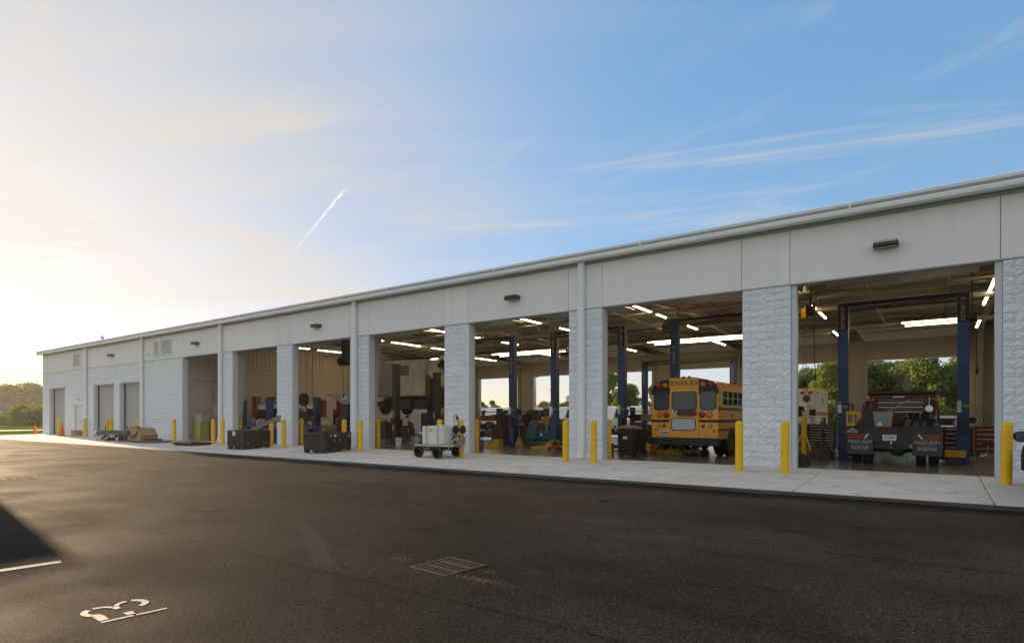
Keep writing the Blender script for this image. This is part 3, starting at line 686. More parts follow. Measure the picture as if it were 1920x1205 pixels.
# ------------------------------------------------------------------ two-post lifts
def lift(xc, y, half, label, tz, tall=5.03, word='ROTARY SP', upper_dark=True):
    t = thing('vehicle_lift', label, 'lift', (xc, y, 0), 0, 'two-post vehicle lifts')
    for s in (-1, 1):
        x = s*half; w = .145
        p = MB().box(x-w, x+w, 0, .03, .02, tall if not upper_dark else 4.18).box(x-w, x-w+.03, .031, .26, .02, tall).box(x+w-.03, x+w, .031, .26, .02, tall).build('post', M_blue, t)
        if upper_dark: bx(x-w-.002, x+w+.002, -.003, .029, 4.181, tall).build('top_sleeve', M_navy, p)
        bx(x-w-.003, x+w+.003, -.006, -.0005, 2.95, 4.17).build('bright_panel', M_blue2 if upper_dark else M_blue, p)
        MB().box(x-w*1.9, x+w*1.9, -.22, .42, 0.001, .02).build('base_plate', M_navy, p)
        MB().box(x-w-.01, x+w+.01, .05, .24, .12, .95).build('carriage', M_navy, p)
        text(word, 'lettering', M_lgrey, p, (x, -.0075, tz), .155, VUP, sx=.92, bold=.012, depth=.001)
        for zz in (3.6, 3.95): MB().lathe([(.02, 0), (.02, -.012), (0, -.012)], 8, (x-.07, -.006, zz), 'y').build('bolt', M_navy, p)
        bx(x-w-.004, x-w+.10, -.009, -.0065, 1.5, 1.85).build('notice', M_paper, p)
        bx(x-.02, x+w, -.009, -.0065, 1.66, 1.74).build('green_tag', mat('green_tag', (.10, .42, .03), .5), p)
        for q in (-1, 1):
            ar = MB(); a0 = Vector((x - s*.10, .15, .16)); d = Vector((-s*.45, q*.95, 0)).normalized()
            ar.tube([a0, a0 + d*.95], .055, 4); ar.build('swing_arm', M_navy, t)
            e = a0 + d*.95; MB().lathe([(.075, .03), (.075, .24), (.05, .26), (0, .26)], 10, tuple(e - Vector((0, 0, .05)))).build('pad', M_blk, t)
        MB().lathe([(.25, -.06), (.25, -.045), (.10, -.045), (.10, .045), (.25, .045), (.25, .06)], 16, (x - .30*s*0 - .26, .10, tall-.22), 'y').build('cable_wheel', M_dark, t, smooth=True) if s == -1 and not upper_dark else None
    m = MB().box(-half-.14, half+.14, .06, .20, tall-.06, tall+.04); m.build('crossbar', M_navy, t)
    MB().tube([(-half, .0, tall-.12), (-half*.3, .0, tall-.16), (half, .0, tall-.10)], .025, 6).build('hose', M_hose, t)
    MB().tube([(-half, .22, tall-.18), (half, .22, tall-.16)], .02, 6).build('hose', M_hose, t)
    bx(half-.05, half+.12, -.20, -.012, .9, 1.35).build('power_unit', M_dark, t)
    return t
lift(-.84, 22.0, 1.56, 'tall blue two-post lift standing either side of the service truck', 4.58)
lift(-6.40, 21.85, 1.60, 'tall dark blue two-post lift behind the school bus', 3.72, upper_dark=False)
lift(-11.90, 22.1, 1.60, 'blue two-post lift around the teal floor scrubber and waste bins', 4.60, word='ROTARY LIFT')
lift(-17.30, 22.0, 1.62, 'dark blue two-post lift beside the broom, left of the teal scrubber', 3.72, upper_dark=False)
lift(-11.0, 31.9, 2.45, 'slim dark two-post lift deep in the shop beyond the school bus', 3.6, tall=4.5, word='ROTARY LIFT')

# ------------------------------------------------------------------ hose and cord reels
def reel(x, y, z, r, lb, drop=None, n=1):
    t = thing('hose_reel', lb, 'hose reel', (x, y, z), 0, 'black hose reels hung from the roof')
    for k in range(n):
        MB().lathe([(r, -.10), (r, -.085), (r*.62, -.08), (r*.66, 0), (r*.62, .08), (r, .085), (r, .10)], 20, (k*.26, 0, 0), 'x').build('drum', M_blk, t, smooth=True)
        MB().lathe([(r*.30, -.105), (r*.30, -.13), (0, -.135)], 12, (k*.26, 0, 0), 'x').build('hub', M_grey, t)
    MB().box(-.02, .02+.26*(n-1), -.03, .03, r*.2, 5.85-z).build('hanger', M_dark, t)
    if drop:
        MB().tube([(.1, 0, -r*.7), (.1, 0, -drop*.5), (.12, .02, -drop)], .014, 6).build('hose', M_hose, t)
        MB().lathe([(.03, -drop-.16), (.05, -drop-.1), (.03, -drop), (.02, -drop+.05)], 8, (.12, .02, 0)).build('nozzle', M_dark, t)
reel(-3.05, 20.0, 4.60, .24, 'large black hose reel hanging at the left of the truck bay', 1.95)
reel(.98, 23.2, 4.45, .24, 'black hose reel hanging just right of the right-hand truck bay post', 1.6)
reel(-5.25, 23.4, 4.15, .24, 'black hose reel hanging behind the right side of the school bus', 1.2)
reel(-27.6, 22.0, 4.55, .26, 'bank of black hose reels hung under the roof above the right-hand bin', 1.9, n=5)
t = thing('chain_hoist', 'electric chain hoist with hook hanging left of the truck bay', 'hoist', (-4.1, 25.5, 0))
bx(-.12, .12, -.12, .12, 5.2, 5.6, b=.02).build('motor', M_oyel, t)
for dx in (-.05, .05): MB().tube([(dx, 0, 5.2), (dx, 0, 2.75)], .012, 5).build('chain', M_grey, t)
bx(-.09, .09, -.05, .05, 2.55, 2.78, b=.02).build('hook_block', M_dark, t)
MB().tube([(0, 0, 2.55), (0, 0, 2.45), (.06, 0, 2.38), (.09, 0, 2.45), (.06, 0, 2.5)], .015, 6).build('hook', M_dark, t)
MB().tube([(0, 0, 5.6), (0, 0, 6.2)], .03, 6).build('hanger', M_dark, t)
for x, y, lb in ((-18.8, 30.5, 'thin drop cable with ring handle hanging left of the scrubber bay lift'), (-17.9, 33.0, 'long drop cable with ring hanging in the scrubber bay')):
    t = thing('drop_cord', lb, 'cord', (x, y, 0), 0, 'drop cords with ring handles')
    MB().tube([(0, 0, 5.9), (0, 0, 3.1)], .012, 5).build('cord', M_hose, t)
    MB().tube([(.09*math.cos(a), 0, 3.0+.09*math.sin(a)) for a in np.linspace(0, 2*math.pi, 13)], .014, 5).build('ring', M_dark, t)

# ------------------------------------------------------------------ school bus
def bus():
    t = thing('school_bus', 'short yellow school bus parked in the bay, seen from behind', 'bus', (-6.98, 20.0, 0))
    hw = 1.165
    sec = [(-hw, .62), (-hw, 2.22), (-1.12, 2.40), (-1.02, 2.52), (-.82, 2.61), (-.5, 2.675), (0, 2.70), (.5, 2.675), (.82, 2.61), (1.02, 2.52), (1.12, 2.40), (hw, 2.22), (hw, .62)]
    body = MB().prism(sec, .02, 6.4, 'y').build('body', M_bus, t)
    # black roof cap with rounded ends
    cap = [(-hw-.004, 2.14), (-hw-.004, 2.24), (-1.124, 2.41), (-1.02, 2.53), (-.82, 2.62), (-.51, 2.68), (-.51, 2.14)]
    MB().prism(cap, -.02, .0195, 'y').build('roof_cap', M_busblk, t); MB().prism([(-a, b_) for a, b_ in cap], -.02, .0195, 'y').build('roof_cap', M_busblk, t)
    sign = MB().prism([(-.508, 2.36), (-.508, 2.70), (-.3, 2.725), (0, 2.735), (.3, 2.725), (.508, 2.70), (.508, 2.36)], -.035, .0195, 'y').build('sign_board', M_bus, t)
    text('SCHOOL BUS', 'lettering', M_busblk, sign, (0, -.0385, 2.52), .225, sx=.72, bold=.012, depth=.002)
    for x in (-.20, 0, .20): MB().lathe([(.045, .02), (.045, -.03), (0, -.035)], 8, (x, -.03, 2.725), 'y').build('marker_lamp', M_lred, t)
    def lamp(x, z, r_, m, nm='tail_lamp'):
        b_ = MB().lathe([(r_*1.14, .02), (r_*1.14, -.022), (r_, -.024), (r_, -.01), (0, -.01)], 20, (x, 0, z), 'y').build(nm, M_busblk, t)
        MB().lathe([(r_*.98, -.012), (r_*.95, -.038), (r_*.6, -.058), (0, -.065)], 20, (x, 0, z), 'y').build('lens', m, b_, smooth=True)
    for x, m in ((-.90, M_lred), (-.655, M_amb), (.665, M_amb), (.92, M_lred)): lamp(x, 2.475, .088, m, 'warning_lamp')
    for x, m in ((-.86, M_amb), (-.625, M_lred), (.625, M_lred), (.87, M_amb)): lamp(x, 1.44, .098, m)
    for x, z, r_, m in ((-.90, 1.06, .062, M_lgrey), (-.70, 1.065, .055, M_lred), (.665, 1.06, .055, M_lred), (.90, 1.055, .062, M_lgrey), (-1.01, .93, .035, M_orange), (1.02, .90, .035, M_orange)): lamp(x, z, r_, m, 'small_lamp')
    # panels proud of the body: corner panels and the emergency door
    for a, b_ in ((-1.15, -.50), (.53, 1.15)): bx(a, b_, -.010, .0195, .66, 2.135, b=.006).build('corner_panel', M_bus, t)
    dr = bx(-.49, .52, -.022, .0195, .63, 2.345, b=.008).build('emergency_door', M_bus, t)
    bx(-.40, -.26, -.03, -.0225, 1.46, 1.62).build('handle_plate', M_paper, dr); MB().tube([(-.36, -.045, 1.50), (-.26, -.05, 1.60)], .014, 6).build('handle', M_busblk, dr)
    MB().prism(rrect(.70, .215, .10, 5, .11, 1.50), -.045, -.0225, 'y').build('stop_lamp_bar', mat('stop_bar', (.13, .03, .035), .35), dr)
    def win(cx, cz, w, h, par, y, m):
        MB().prism(rrect(w+.06, h+.06, .10, 5, cx, cz), y-.012, y-.0005, 'y').build('window_seal', M_busblk, par)
        MB().prism(rrect(w, h, .08, 5, cx, cz), y-.017, y-.0125, 'y').build('pane', m, par)
    win(-.80, 1.92, .49, .58, t, -.010, M_bglass); win(.835, 1.92, .49, .58, t, -.010, M_bglass)
    win(.015, 1.92, .82, .58, dr, -.022, M_bglass); win(-.01, 1.12, .80, .38, dr, -.022, mat('pale_glass', (.58, .60, .62), .2))
    for a, b_ in ((-1.168, -.505), (.535, 1.168)): bx(a, b_, -.024, -.0105, 1.185, 1.275).build('black_stripe', M_busblk, t)
    for s in (-1, 1):
        for z0, z1 in ((1.60, 1.68), (1.185, 1.275), (.90, .96)): bx(s*hw, s*(hw+.022), .0, 6.35, z0, z1).build('rub_rail', M_busblk, t)
        for k in range(9):
            y = .45+k*.64
            f = bx(s*hw, s*(hw+.012), y, y+.58, 1.74, 2.28).build('side_window', M_alu, t)
            bx(s*(hw+.0125), s*(hw+.016), y+.04, y+.54, 1.78, 2.0).build('pane', M_glass, f); bx(s*(hw+.0125), s*(hw+.016), y+.04, y+.54, 2.03, 2.25).build('pane', M_glass, f)
        MB().lathe([(.52, -.02), (.52, .012), (.50, .012), (0, .012)] if s > 0 else [(.52, .02), (.52, -.012), (.50, -.012), (0, -.012)], 20, (s*hw, 1.55, .48), 'x').build('wheel_arch', M_dark, t)
        wheel(t, (s*(hw-.10), 1.55, .43), .43, .24, M_grey); wheel(t, (s*(hw-.40), 1.55, .43), .43, .24, M_grey); wheel(t, (s*(hw-.12), 5.6, .43), .43, .24, M_grey)
    text('Children', 'side_lettering', M_dred, t, (hw+.003, 1.6, 1.43), .16, Matrix(((0,0,1),(1,0,0),(0,1,0))).to_euler(), depth=.001)
    bx(-1.20, 1.21, -.20, .02, .40, .66, b=.02).build('bumper', M_busblk, t)
    bx(-.95, .95, .4, 5.8, .42, .60).build('chassis', M_dark, t)
    MB().tube([(-.9, 1.55, .43), (.9, 1.55, .43)], .07, 8).build('axle', M_dark, t); MB().lathe([(.05, -.2), (.17, -.1), (.17, .1), (.05, .2)], 12, (0, 1.55, .43), 'x').build('differential', M_dark, t)
    pl = bx(-.84, -.54, -.016, -.0105, .76, .91).build('licence_plate', M_paper, t); bx(-.80, -.58, -.0185, -.0165, .80, .86).build('plate_marks', mat('plate_blue', (.12, .14, .25), .5), pl)
    dc = bx(.55, 1.08, -.0165, -.0105, 1.565, 1.63).build('decal', M_paper, t)
    for k in range(9): bx(.57+k*.05, .60+k*.05, -.0185, -.017, 1.575, 1.60+.02*(k % 3 == 0)).build('mark', mat('decal_blue', (.05, .05, .35), .5), dc)
bus()

# ------------------------------------------------------------------ service truck
def truck():
    t = thing('service_truck', 'dark flatbed service truck with red rack, backed into the right bay', 'truck', (-.96, 19.8, 0))
    tb = bx(-1.19, 1.18, -.03, .10, .66, 1.09, b=.01).build('tailboard', mat('truck_dark', (.024, .022, .021), .5, var=.3, vscale=4), t)
    dkm = MATS['truck_dark']
    bx(-1.17, 1.16, .10, 3.6, 1.0, 1.085).build('deck', dkm, t)
    M_flap = mat('mud_flap', (.060, .056, .052), .6, var=.15, vscale=3)
    M_tx = mat('flap_letter', (.55, .54, .52), .6)
    for (a, b_, s) in ((-1.10, -.44, 1), (.48, 1.16, -1)):
        f = bx(a, b_, -.052, -.034, .30, .90, b=.004).build('mud_flap', M_flap, t); c = (a+b_)/2; y = -.0535
        text('NALLEY ISUZU', 'lettering', M_tx, f, (c, y, .665), .098, sx=.92, bold=.012, depth=.001)
        text("IT'S A FAMILY TRADITION", 'lettering', M_tx, f, (c, y, .60), .036, depth=.001)
        text('BRUNSWICK, GA', 'lettering', M_tx, f, (c, y, .525), .056, bold=.01, depth=.001)
        text('912-267-7000', 'lettering', M_tx, f, (c, y, .465), .078, bold=.015, depth=.001)
        for k in range(4):
            x0 = (a+.04+k*.085) if s > 0 else (b_-.04-k*.085)
            P_ = [(x0, .75), (x0+s*.065, .75), (x0+s*.125, .875), (x0+s*.06, .875)]
            if s < 0: P_ = P_[::-1]
            MB().prism(P_, -.056, -.0525, 'y').build('stripe', M_orange if 0 else mat('flap_red', (.42, .030, .018), .5), f)
        x0 = (a+.42) if s > 0 else (b_-.42); P_ = [(x0, .75), (x0+s*.05, .75), (x0+s*.14, .885), (x0+s*.09, .885)]
        MB().prism(P_ if s > 0 else P_[::-1], -.056, -.0525, 'y').build('stripe', M_paper, f)
        for k in (0, 1): wheel(t, ((a+b_)/2 - .15 + k*.30, .75, .40), .40, .24, M_grey)
    pl = bx(-.215, .115, -.040, -.0305, .70, .865).build('licence_plate', M_paper, t)
    text('DF 8F4J6', 'lettering', mat('plate_red', (.25, .03, .03), .5), pl, (-.05, -.0415, .785), .105, sx=.62, bold=.01, depth=.001)
    for x in (-.22, -.05, .10, -.33): MB().lathe([(.022, 0), (.022, -.012), (0, -.014)], 8, (x, -.03, .965), 'y').build('marker_lamp', M_lred, t)
    st = MB().prism([(-1.12, .93), (-.80, .93), (-.96, 1.05)], -.0345, -.0305, 'y').build('sticker', M_paper, t); MB().prism([(-1.07, .945), (-.85, .945), (-.96, 1.025)], -.0365, -.0348, 'y').build('sticker_field', dkm, st)
    text('21', 'lettering', M_paper, st, (-.96, -.0375, .975), .06, bold=.01, depth=.001)
    # chassis, hitch, axle
    for x in (-.42, .42): bx(x-.05, x+.05, .1, 6.2, .62, .82).build('chassis_rail', M_dark, t)
    bx(-.42, .42, -.02, .08, .47, .655).build('cross_member', M_dark, t)
    MB().box(-.05, .05, -.22, -.021, .50, .58).build('hitch_receiver', M_dark, t)
    MB().lathe([(.045, .50), (.02, .585), (.022, .60), (.045, .635), (.035, .67), (0, .68)], 10, (.0, -.18, 0)).build('tow_ball', M_chrome, t, smooth=True)
    MB().tube([(-1.0, .75, .40), (1.0, .75, .40)], .06, 8).build('axle', M_dark, t); MB().lathe([(.06, -.22), (.19, -.1), (.19, .1), (.06, .22)], 12, (.12, .75, .42), 'x').build('differential', mat('olive_iron', (.10, .09, .03), .6), t, smooth=True)
    # load on the deck
    MB().prism([(-.95, 1.086), (-.28, 1.086), (-.28, 1.60), (-.55, 1.60)], .15, .65, 'y').build('deck_locker', dkm, t)
    r = bx(-.60, 1.02, 1.55, 2.1, 1.086, 2.06, b=.02).build('tool_body', M_dred, t)
    for k in range(6): bx(-.42, .72, 1.525, 1.549, 1.50+k*.072, 1.532+k*.072, b=.004).build('drawer_front', M_grey if k % 2 else M_alu, r)
    bx(-.05, .25, 1.53, 1.549, 1.965, 1.985).build('handle', M_chrome, r)
    bx(-.66, 1.30, 1.40, 2.2, 2.07, 2.135, b=.01).build('roof_plate', M_dred, t)
    bx(1.14, 1.30, 1.40, 1.5, 1.93, 2.068).build('roof_bracket', M_dark, t)
    MB().box(.24, .40, 1.65, 1.80, 2.136, 2.62).build('exhaust_stack', M_grey, t)
    for s, x in ((-1, -.70), (1, 1.06)):
        MB().tube([(x, 1.3, 1.09), (x+.02*s, 1.3, 1.55), (x-.12*s, 1.45, 2.0)], .045, 6).build('rack_post', M_dred, t)
        bx(x-.11*s-.10, x-.11*s+.10, 1.36, 1.42, 1.86, 1.92).build('rack_lamp', M_lred, t)
    MB().tube([(-1.05, 1.0, 1.09), (-1.05, 1.0, 1.75), (-1.5, 1.0, 1.78)], .03, 6).build('side_rail', M_dark, t)
    MB().lathe([(.10, .03), (.10, -.02), (.085, -.022), (0, -.022)], 16, (.86, 1.35, 1.60), 'y').build('gauge', M_chrome, t); MB().tube([(.86, 1.36, 1.70), (.86, 1.36, 1.95)], .01, 5).build('gauge_pipe', M_chrome, t)
    # cab beyond
    bx(-.95, 1.0, 3.7, 5.6, .75, 2.05, b=.15).build('cab', M_dred, t); bx(-.8, .85, 3.69, 3.71, 1.45, 1.95).build('rear_window', M_glass, t)
    for s in (-1, 1): wheel(t, (s*.95, 4.9, .42), .42, .26, M_grey)
truck()
t = thing('storage_bin', 'beige plastic bin with blue labels standing on the truck deck', 'bin', (-1.17, 20.05, 1.088))
MB().add([(-.20,-.16,0),(.20,-.16,0),(.20,.16,0),(-.20,.16,0),(-.24,-.19,.42),(.24,-.19,.42),(.24,.19,.42),(-.24,.19,.42)], [(0,3,2,1),(0,1,5,4),(1,2,6,5),(2,3,7,6),(3,0,4,7),(4,5,6,7)]).build('tub', mat('beige_plastic', (.34, .28, .18), .55), t)
bx(-.25, .25, -.20, .20, .40, .44, b=.01).build('lid', MATS['beige_plastic'], t)
for x, c in ((-.10, (.10, .28, .50)), (.05, (.09, .25, .45))): bx(x-.05, x+.06, -.186, -.172, .14, .27).build('label_sticker', mat('blue_label%d' % (x > 0), c, .5), t)
bx(-.13, -.03, -.18, -.168, .03, .13).build('paper_label', M_paper, t)
tag(MB().tube([(-1.05, 20.0, 1.535), (-.55, 20.5, 1.86)], .016, 6).build('wooden_stick', M_wood), 'pale wooden stick leaning across the bin on the truck deck', 'stick')
def crumple(name, w, d, h, seed, m, label, cat, loc):
    rnd = random.Random(seed); n = 12; V = []; F = []
    for j in range(n+1):
        for i in range(n+1):
            u, v = i/n, j/n; e = min(u, 1-u, v, 1-v)*4; zz = h*min(1, e)**.6*(.8+rnd.uniform(-.22, .22)) if e > 0 else 0
            V.append(((u-.5)*w + rnd.uniform(-.02, .02), (v-.5)*d + rnd.uniform(-.02, .02), max(0.0, zz)))
    for j in range(n):
        for i in range(n): F.append((j*(n+1)+i, j*(n+1)+i+1, (j+1)*(n+1)+i+1, (j+1)*(n+1)+i))
    o = MB().add(V, F).build(name, m); o.location = loc; return tag(o, label, cat)
crumple('plastic_sheet', 1.0, .8, .42, 4, mat('black_film', (.012, .012, .012), .16), 'crumpled shiny black plastic sheeting heaped on the truck deck', 'plastic sheet', (-.33, 20.3, 1.088))
t = thing('wooden_crate', 'small yellow slatted wooden crate on the left edge of the truck deck', 'crate', (-1.92, 20.1, 1.086))
for z in (.02, .36): bx(-.18, .20, -.15, .15, z, z+.09).build('rail', M_oyel, t)
for x in (-.18, -.02, .14): bx(x, x+.06, -.14, .14, .111, .359).build('slat', M_oyel, t)

# ------------------------------------------------------------------ things beside the truck
t = thing('stand_jack', 'tall yellow tripod stand at the left edge of the truck bay', 'stand', (-3.62, 22.4, 0))
MB().lathe([(.085, .02), (.085, 1.30), (.06, 1.305), (.055, 1.50), (.03, 1.51)], 12).build('column', M_yel, t, smooth=True)
MB().box(-.06, .06, -.04, .04, 1.50, 1.52).box(-.06, -.035, -.03, .03, 1.52, 1.60).box(.035, .06, -.03, .03, 1.52, 1.60).build('saddle', M_chrome, t)
for a in (200, 320, 90): MB().tube([(.07*math.cos(R(a)), .07*math.sin(R(a)), .75), (.42*math.cos(R(a)), .42*math.sin(R(a)), .03)], .03, 6).build('leg', M_yel, t)
def chest(name, label, loc, w, d, h, m, rows, cols=1, rz=0, wheels=True, top=None, pull=M_alu):
    t = thing(name, label, 'tool chest', loc, rz); z0 = .14 if wheels else 0
    bx(-w/2, w/2, -d/2, d/2, z0, h, b=.012).build('cabinet', m, t)
    if top: bx(-w/2-.03, w/2+.03, -d/2-.03, d/2+.03, h+.001, h+.04, b=.006).build('worktop', top, t)
    for c in range(cols):
        x0 = -w/2+.03+c*(w-.03)/cols; x1 = -w/2+(c+1)*(w-.03)/cols
        for k in range(rows):
            za = z0+.03+(h-z0-.05)*k/rows; zb = z0+.02+(h-z0-.05)*(k+1)/rows
            dr = bx(x0, x1, -d/2-.016, -d/2-.001, za, zb-.012, b=.004).build('drawer', m, t)
            bx(x0+.04, x1-.04, -d/2-.034, -d/2-.0165, zb-.045, zb-.02).build('pull', pull, dr)
    if wheels:
        for sx in (-1, 1):
            for sy in (-1, 1): MB().lathe([(.07, -.02), (.07, .02)], 12, (sx*(w/2-.1), sy*(d/2-.1), .07), 'x').build('castor', M_blk, t)
    return t
M_tchest = mat('black_chest', (.028, .026, .026), .4)
chest('tool_chest', 'wide black tool chest with silver drawer pulls behind the yellow stand', (-4.05, 26.4, 0), 1.9, .6, 1.05, M_tchest, 8, 2, top=M_oldwood)
chest('tool_chest', 'dark red tool chest standing behind the right-hand lift post', (.62, 23.4, 0), .75, .6, 1.05, M_dred, 6)
chest('tool_chest', 'red tool chest with pale trim near the right jamb', (1.62, 26.0, 0), .95, .55, 1.0, M_red, 5, top=M_dred)
t = thing('engine_hoist', 'red folding engine hoist between yellow stand and truck', 'hoist', (-3.3, 24.2, 0))
for s in (-1, 1): bx(s*.25-.04, s*.25+.04, -.7, .5, .05, .13).build('leg', M_dred, t)
bx(-.06, .06, .25, .37, .13, 1.35).build('mast', M_dred, t); MB().tube([(0, .3, 1.3), (0, -.35, 1.15), (.2, -.75, .75)], .05, 6).build('boom', M_dred, t); bx(-.30, .30, .2, .42, .05, .14).build('cross_beam', M_dred, t)
crumple('tarp_bundle', 1.0, .7, .42, 9, mat('dark_tarp', (.020, .019, .018), .6), 'dark crumpled tarp bundle on the floor at the left of the truck bay', 'tarp', (-3.35, 18.55, .002))
crumple('rag_bag', .7, .6, .55, 12, mat('olive_rags', (.055, .05, .035), .8), 'grey-green bag of rags on the floor beside the yellow stand', 'bag', (-2.95, 21.3, .002))
t = thing('bench_fan', 'round wire floor fan standing beyond the red tool chest', 'fan', (1.15, 27.2, 0))
MB().lathe([(.25, .02), (.25, .05), (.03, .07), (.03, .9)], 14).build('stand', M_dark, t)
for k in range(5): MB().tube([((.12+.1*k)*math.cos(a), -.1, 1.25+(.12+.1*k)*math.sin(a)) for a in np.linspace(0, 2*math.pi, 21)], .008, 4).build('guard_ring', M_dark, t)
MB().lathe([(.10, -.08), (.12, .0), (.10, .12)], 12, (0, 0, 1.25), 'y').build('motor', M_dark, t)
t = thing('stool', 'round shop stool on wheels in front of the red tool chest', 'stool', (1.45, 24.9, 0))
MB().lathe([(.17, .46), (.18, .50), (.16, .53), (0, .535)], 14).build('seat', M_blk, t); MB().tube([(0, 0, .46), (0, 0, .12)], .025, 6).build('post', M_chrome, t)
for a in range(0, 360, 72): MB().tube([(0, 0, .13), (.24*math.cos(R(a)), .24*math.sin(R(a)), .06)], .018, 5).build('leg', M_chrome, t)
t = thing('parts_box', 'low yellow machine part on the floor beside the truck wheel', 'machine part', (.5, 21.0, 0))
bx(-.25, .25, -.2, .2, .22, .42, b=.02).build('housing', M_oyel, t); bx(-.15, .15, -.12, .12, .0, .219).build('foot', M_dark, t)
for x, y, lb in ((-2.5, 20.6, 'small red painted mark on the floor left of the truck'), (1.02, 21.6, 'small red painted mark on the floor at the right lift post')):
    tag(bx(x-.14, x+.14, y-.12, y+.12, .0005, .004).build('floor_mark', mat('floor_red', (.35, .04, .03), .5)), lb, 'floor mark', 'red floor marks')
t = thing('paper_towel', 'white jug and towel roll on the dark red tool chest', 'towel roll', (.78, 23.3, 1.052))
MB().lathe([(.07, 0), (.07, .22), (.03, .225), (.03, 0)], 12).build('roll', M_paper, t, smooth=True); MB().lathe([(.06, 0), (.06, .14), (.03, .2), (.03, .24)], 10, (-.2, .02, 0)).build('jug', M_white, t, smooth=True)

# ------------------------------------------------------------------ ambulance parked beyond
def ambulance():
    t = thing('ambulance', 'white box-bodied ambulance facing the camera, beyond the truck bay', 'ambulance', (-6.0, 33.0, 0))
    bx(-1.2, 1.2, 0, 4.2, .55, 2.82, b=.05).build('box_body', M_white, t)
    bx(-1.0, 1.0, -1.95, .0, .55, 1.35, b=.12).build('bonnet', M_white, t)
    MB().prism([(-1.0, 1.35), (1.0, 1.35), (.86, 1.98), (-.86, 1.98)], -.75, .0, 'y').build('cab', M_white, t)
    MB().prism([(-.88, 1.40), (.88, 1.40), (.76, 1.90), (-.76, 1.90)], -.765, -.7505, 'y').build('windscreen', M_glass, t)
    bx(-.7, .7, -1.97, -1.951, .8, 1.15).build('grille', M_dark, t)
    for x in (-.95, -.6, -.25, .25, .6, .95): bx(x-.10, x+.10, -.03, -.001, 2.52, 2.66).build('beacon', M_lred, t)
    def star(M, par):
        m = MB()
        for k in range(3):
            a = R(60*k+90); dx, dz = math.cos(a), math.sin(a); px, pz = -dz*.055, dx*.055
            m.prism([(dx*.2+px, dz*.2+pz), (-dx*.2+px, -dz*.2+pz), (-dx*.2-px, -dz*.2-pz), (dx*.2-px, dz*.2-pz)], -.004-.001*k, 0, 'y')
        m.xform(M); m.build('blue_star', mat('star_blue', (.02, .05, .25), .5), par)
    star(Matrix.Translation((.78, -.001, 2.30)), t); star(Matrix.Translation((-.78, -.001, 2.30)), t)
    star(Matrix.Translation((1.202, 2.2, 2.2)) @ Matrix.Rotation(R(90), 4, 'Z'), t)
    bx(1.2, 1.206, .2, 4.0, 1.45, 1.65).build('side_stripe', mat('orange_stripe', (.6, .18, .05), .5), t)
    for k in range(3): bx(1.2005, 1.212, .5+k*1.3, .7+k*1.3, 2.5, 2.64).build('side_beacon', M_lred, t)
    for s in (-1, 1):
        wheel(t, (s*.92, -1.3, .38), .38, .25); wheel(t, (s*1.0, 2.9, .38), .38, .25)
        MB().box(s*1.0, s*1.28, -.6, -.52, 1.45, 1.75).build('mirror', M_dark, t)
ambulance()

# ------------------------------------------------------------------ bus bay clutter
def wheelie(x, y, rz, lb):
    t = thing('waste_bin', lb, 'bin', (x, y, 0), rz, 'black waste bins by the jamb')
    MB().add([(-.20,-.22,.06),(.20,-.22,.06),(.20,.20,.06),(-.20,.20,.06),(-.26,-.30,.86),(.26,-.30,.86),(.26,.28,.86),(-.26,.28,.86)], [(0,3,2,1),(0,1,5,4),(1,2,6,5),(2,3,7,6),(3,0,4,7),(4,5,6,7)]).build('bin_body', M_blk, t)
    MB().prism([(-.34, .865), (.32, .865), (.32, .92), (.1, .965), (-.30, .93)], -.28, .28, 'x').build('lid', M_blk, t)
    for s in (-1, 1): wheel(t, (s*.24, .24, .10), .10, .05, M_grey)
    MB().tube([(-.2, .30, .84), (-.2, .38, .88), (.2, .38, .88), (.2, .30, .84)], .015, 6).build('handle', M_blk, t)
    bx(-.07, .07, -.285, -.270, .62, .80).build('sticker', M_paper, t)
wheelie(-8.55, 18.85, R(8), 'black waste bin nearest the pillar, left of the bus'); wheelie(-8.52, 19.6, R(-5), 'second black waste bin, just behind the one by the pillar')
tag(crumple('carpet_roll', .75, .5, .10, 31, mat('tan_cloth', (.36, .25, .17), .9), 'tan folded cloth lying across the tops of the black waste bins', 'cloth', (-8.55, 19.05, .985)), None)
t = thing('wheel_loader', 'dark mud-grey compact loader parked deep beside the bus', 'loader', (-9.6, 25.2, 0))
bx(-.7, .7, 0, 1.9, .45, 1.25, b=.12).build('hull', mat('dark_machine', (.030, .029, .025), .6, var=.3, vscale=4), t); bx(-.5, .5, .6, 1.7, 1.25, 2.0, b=.08).build('cab', MATS['dark_machine'], t)
for s in (-1, 1):
    wheel(t, (s*.75, .35, .45), .45, .3, M_oyel); wheel(t, (s*.75, 1.6, .45), .45, .3, M_oyel); MB().tube([(s*.55, 1.7, 1.5), (s*.55, .2, 1.2), (s*.5, -.35, .5)], .08, 6).build('lift_arm', MATS['dark_machine'], t)
bx(-.8, .8, -.75, -.35, .12, .6, b=.05).build('bucket', MATS['dark_machine'], t)
t = thing('timber_pallet', 'timber pallet on the shop floor under the yellow machine parts', 'pallet', (-9.0, 21.0, 0))
for k in range(6): bx(-.6, .6, -.5+k*.175, -.38+k*.175, .10, .12).build('board', M_wood, t)
for x in (-.55, -.05, .45): bx(x, x+.1, -.5, .5, 0, .099).build('bearer', M_wood, t)
t = thing('machine_attachment', 'yellow steel machine attachment lying on the pallet left of the bus', 'machine part', (-9.0, 21.0, .121))
MB().prism([(-.55, 0), (.55, 0), (.55, .22), (.15, .30), (-.1, .22), (-.55, .26)], -.35, -.25, 'y').prism([(-.55, 0), (.55, 0), (.55, .22), (.15, .26), (-.55, .30)], .2, .3, 'y').build('side_plate', M_oyel, t)
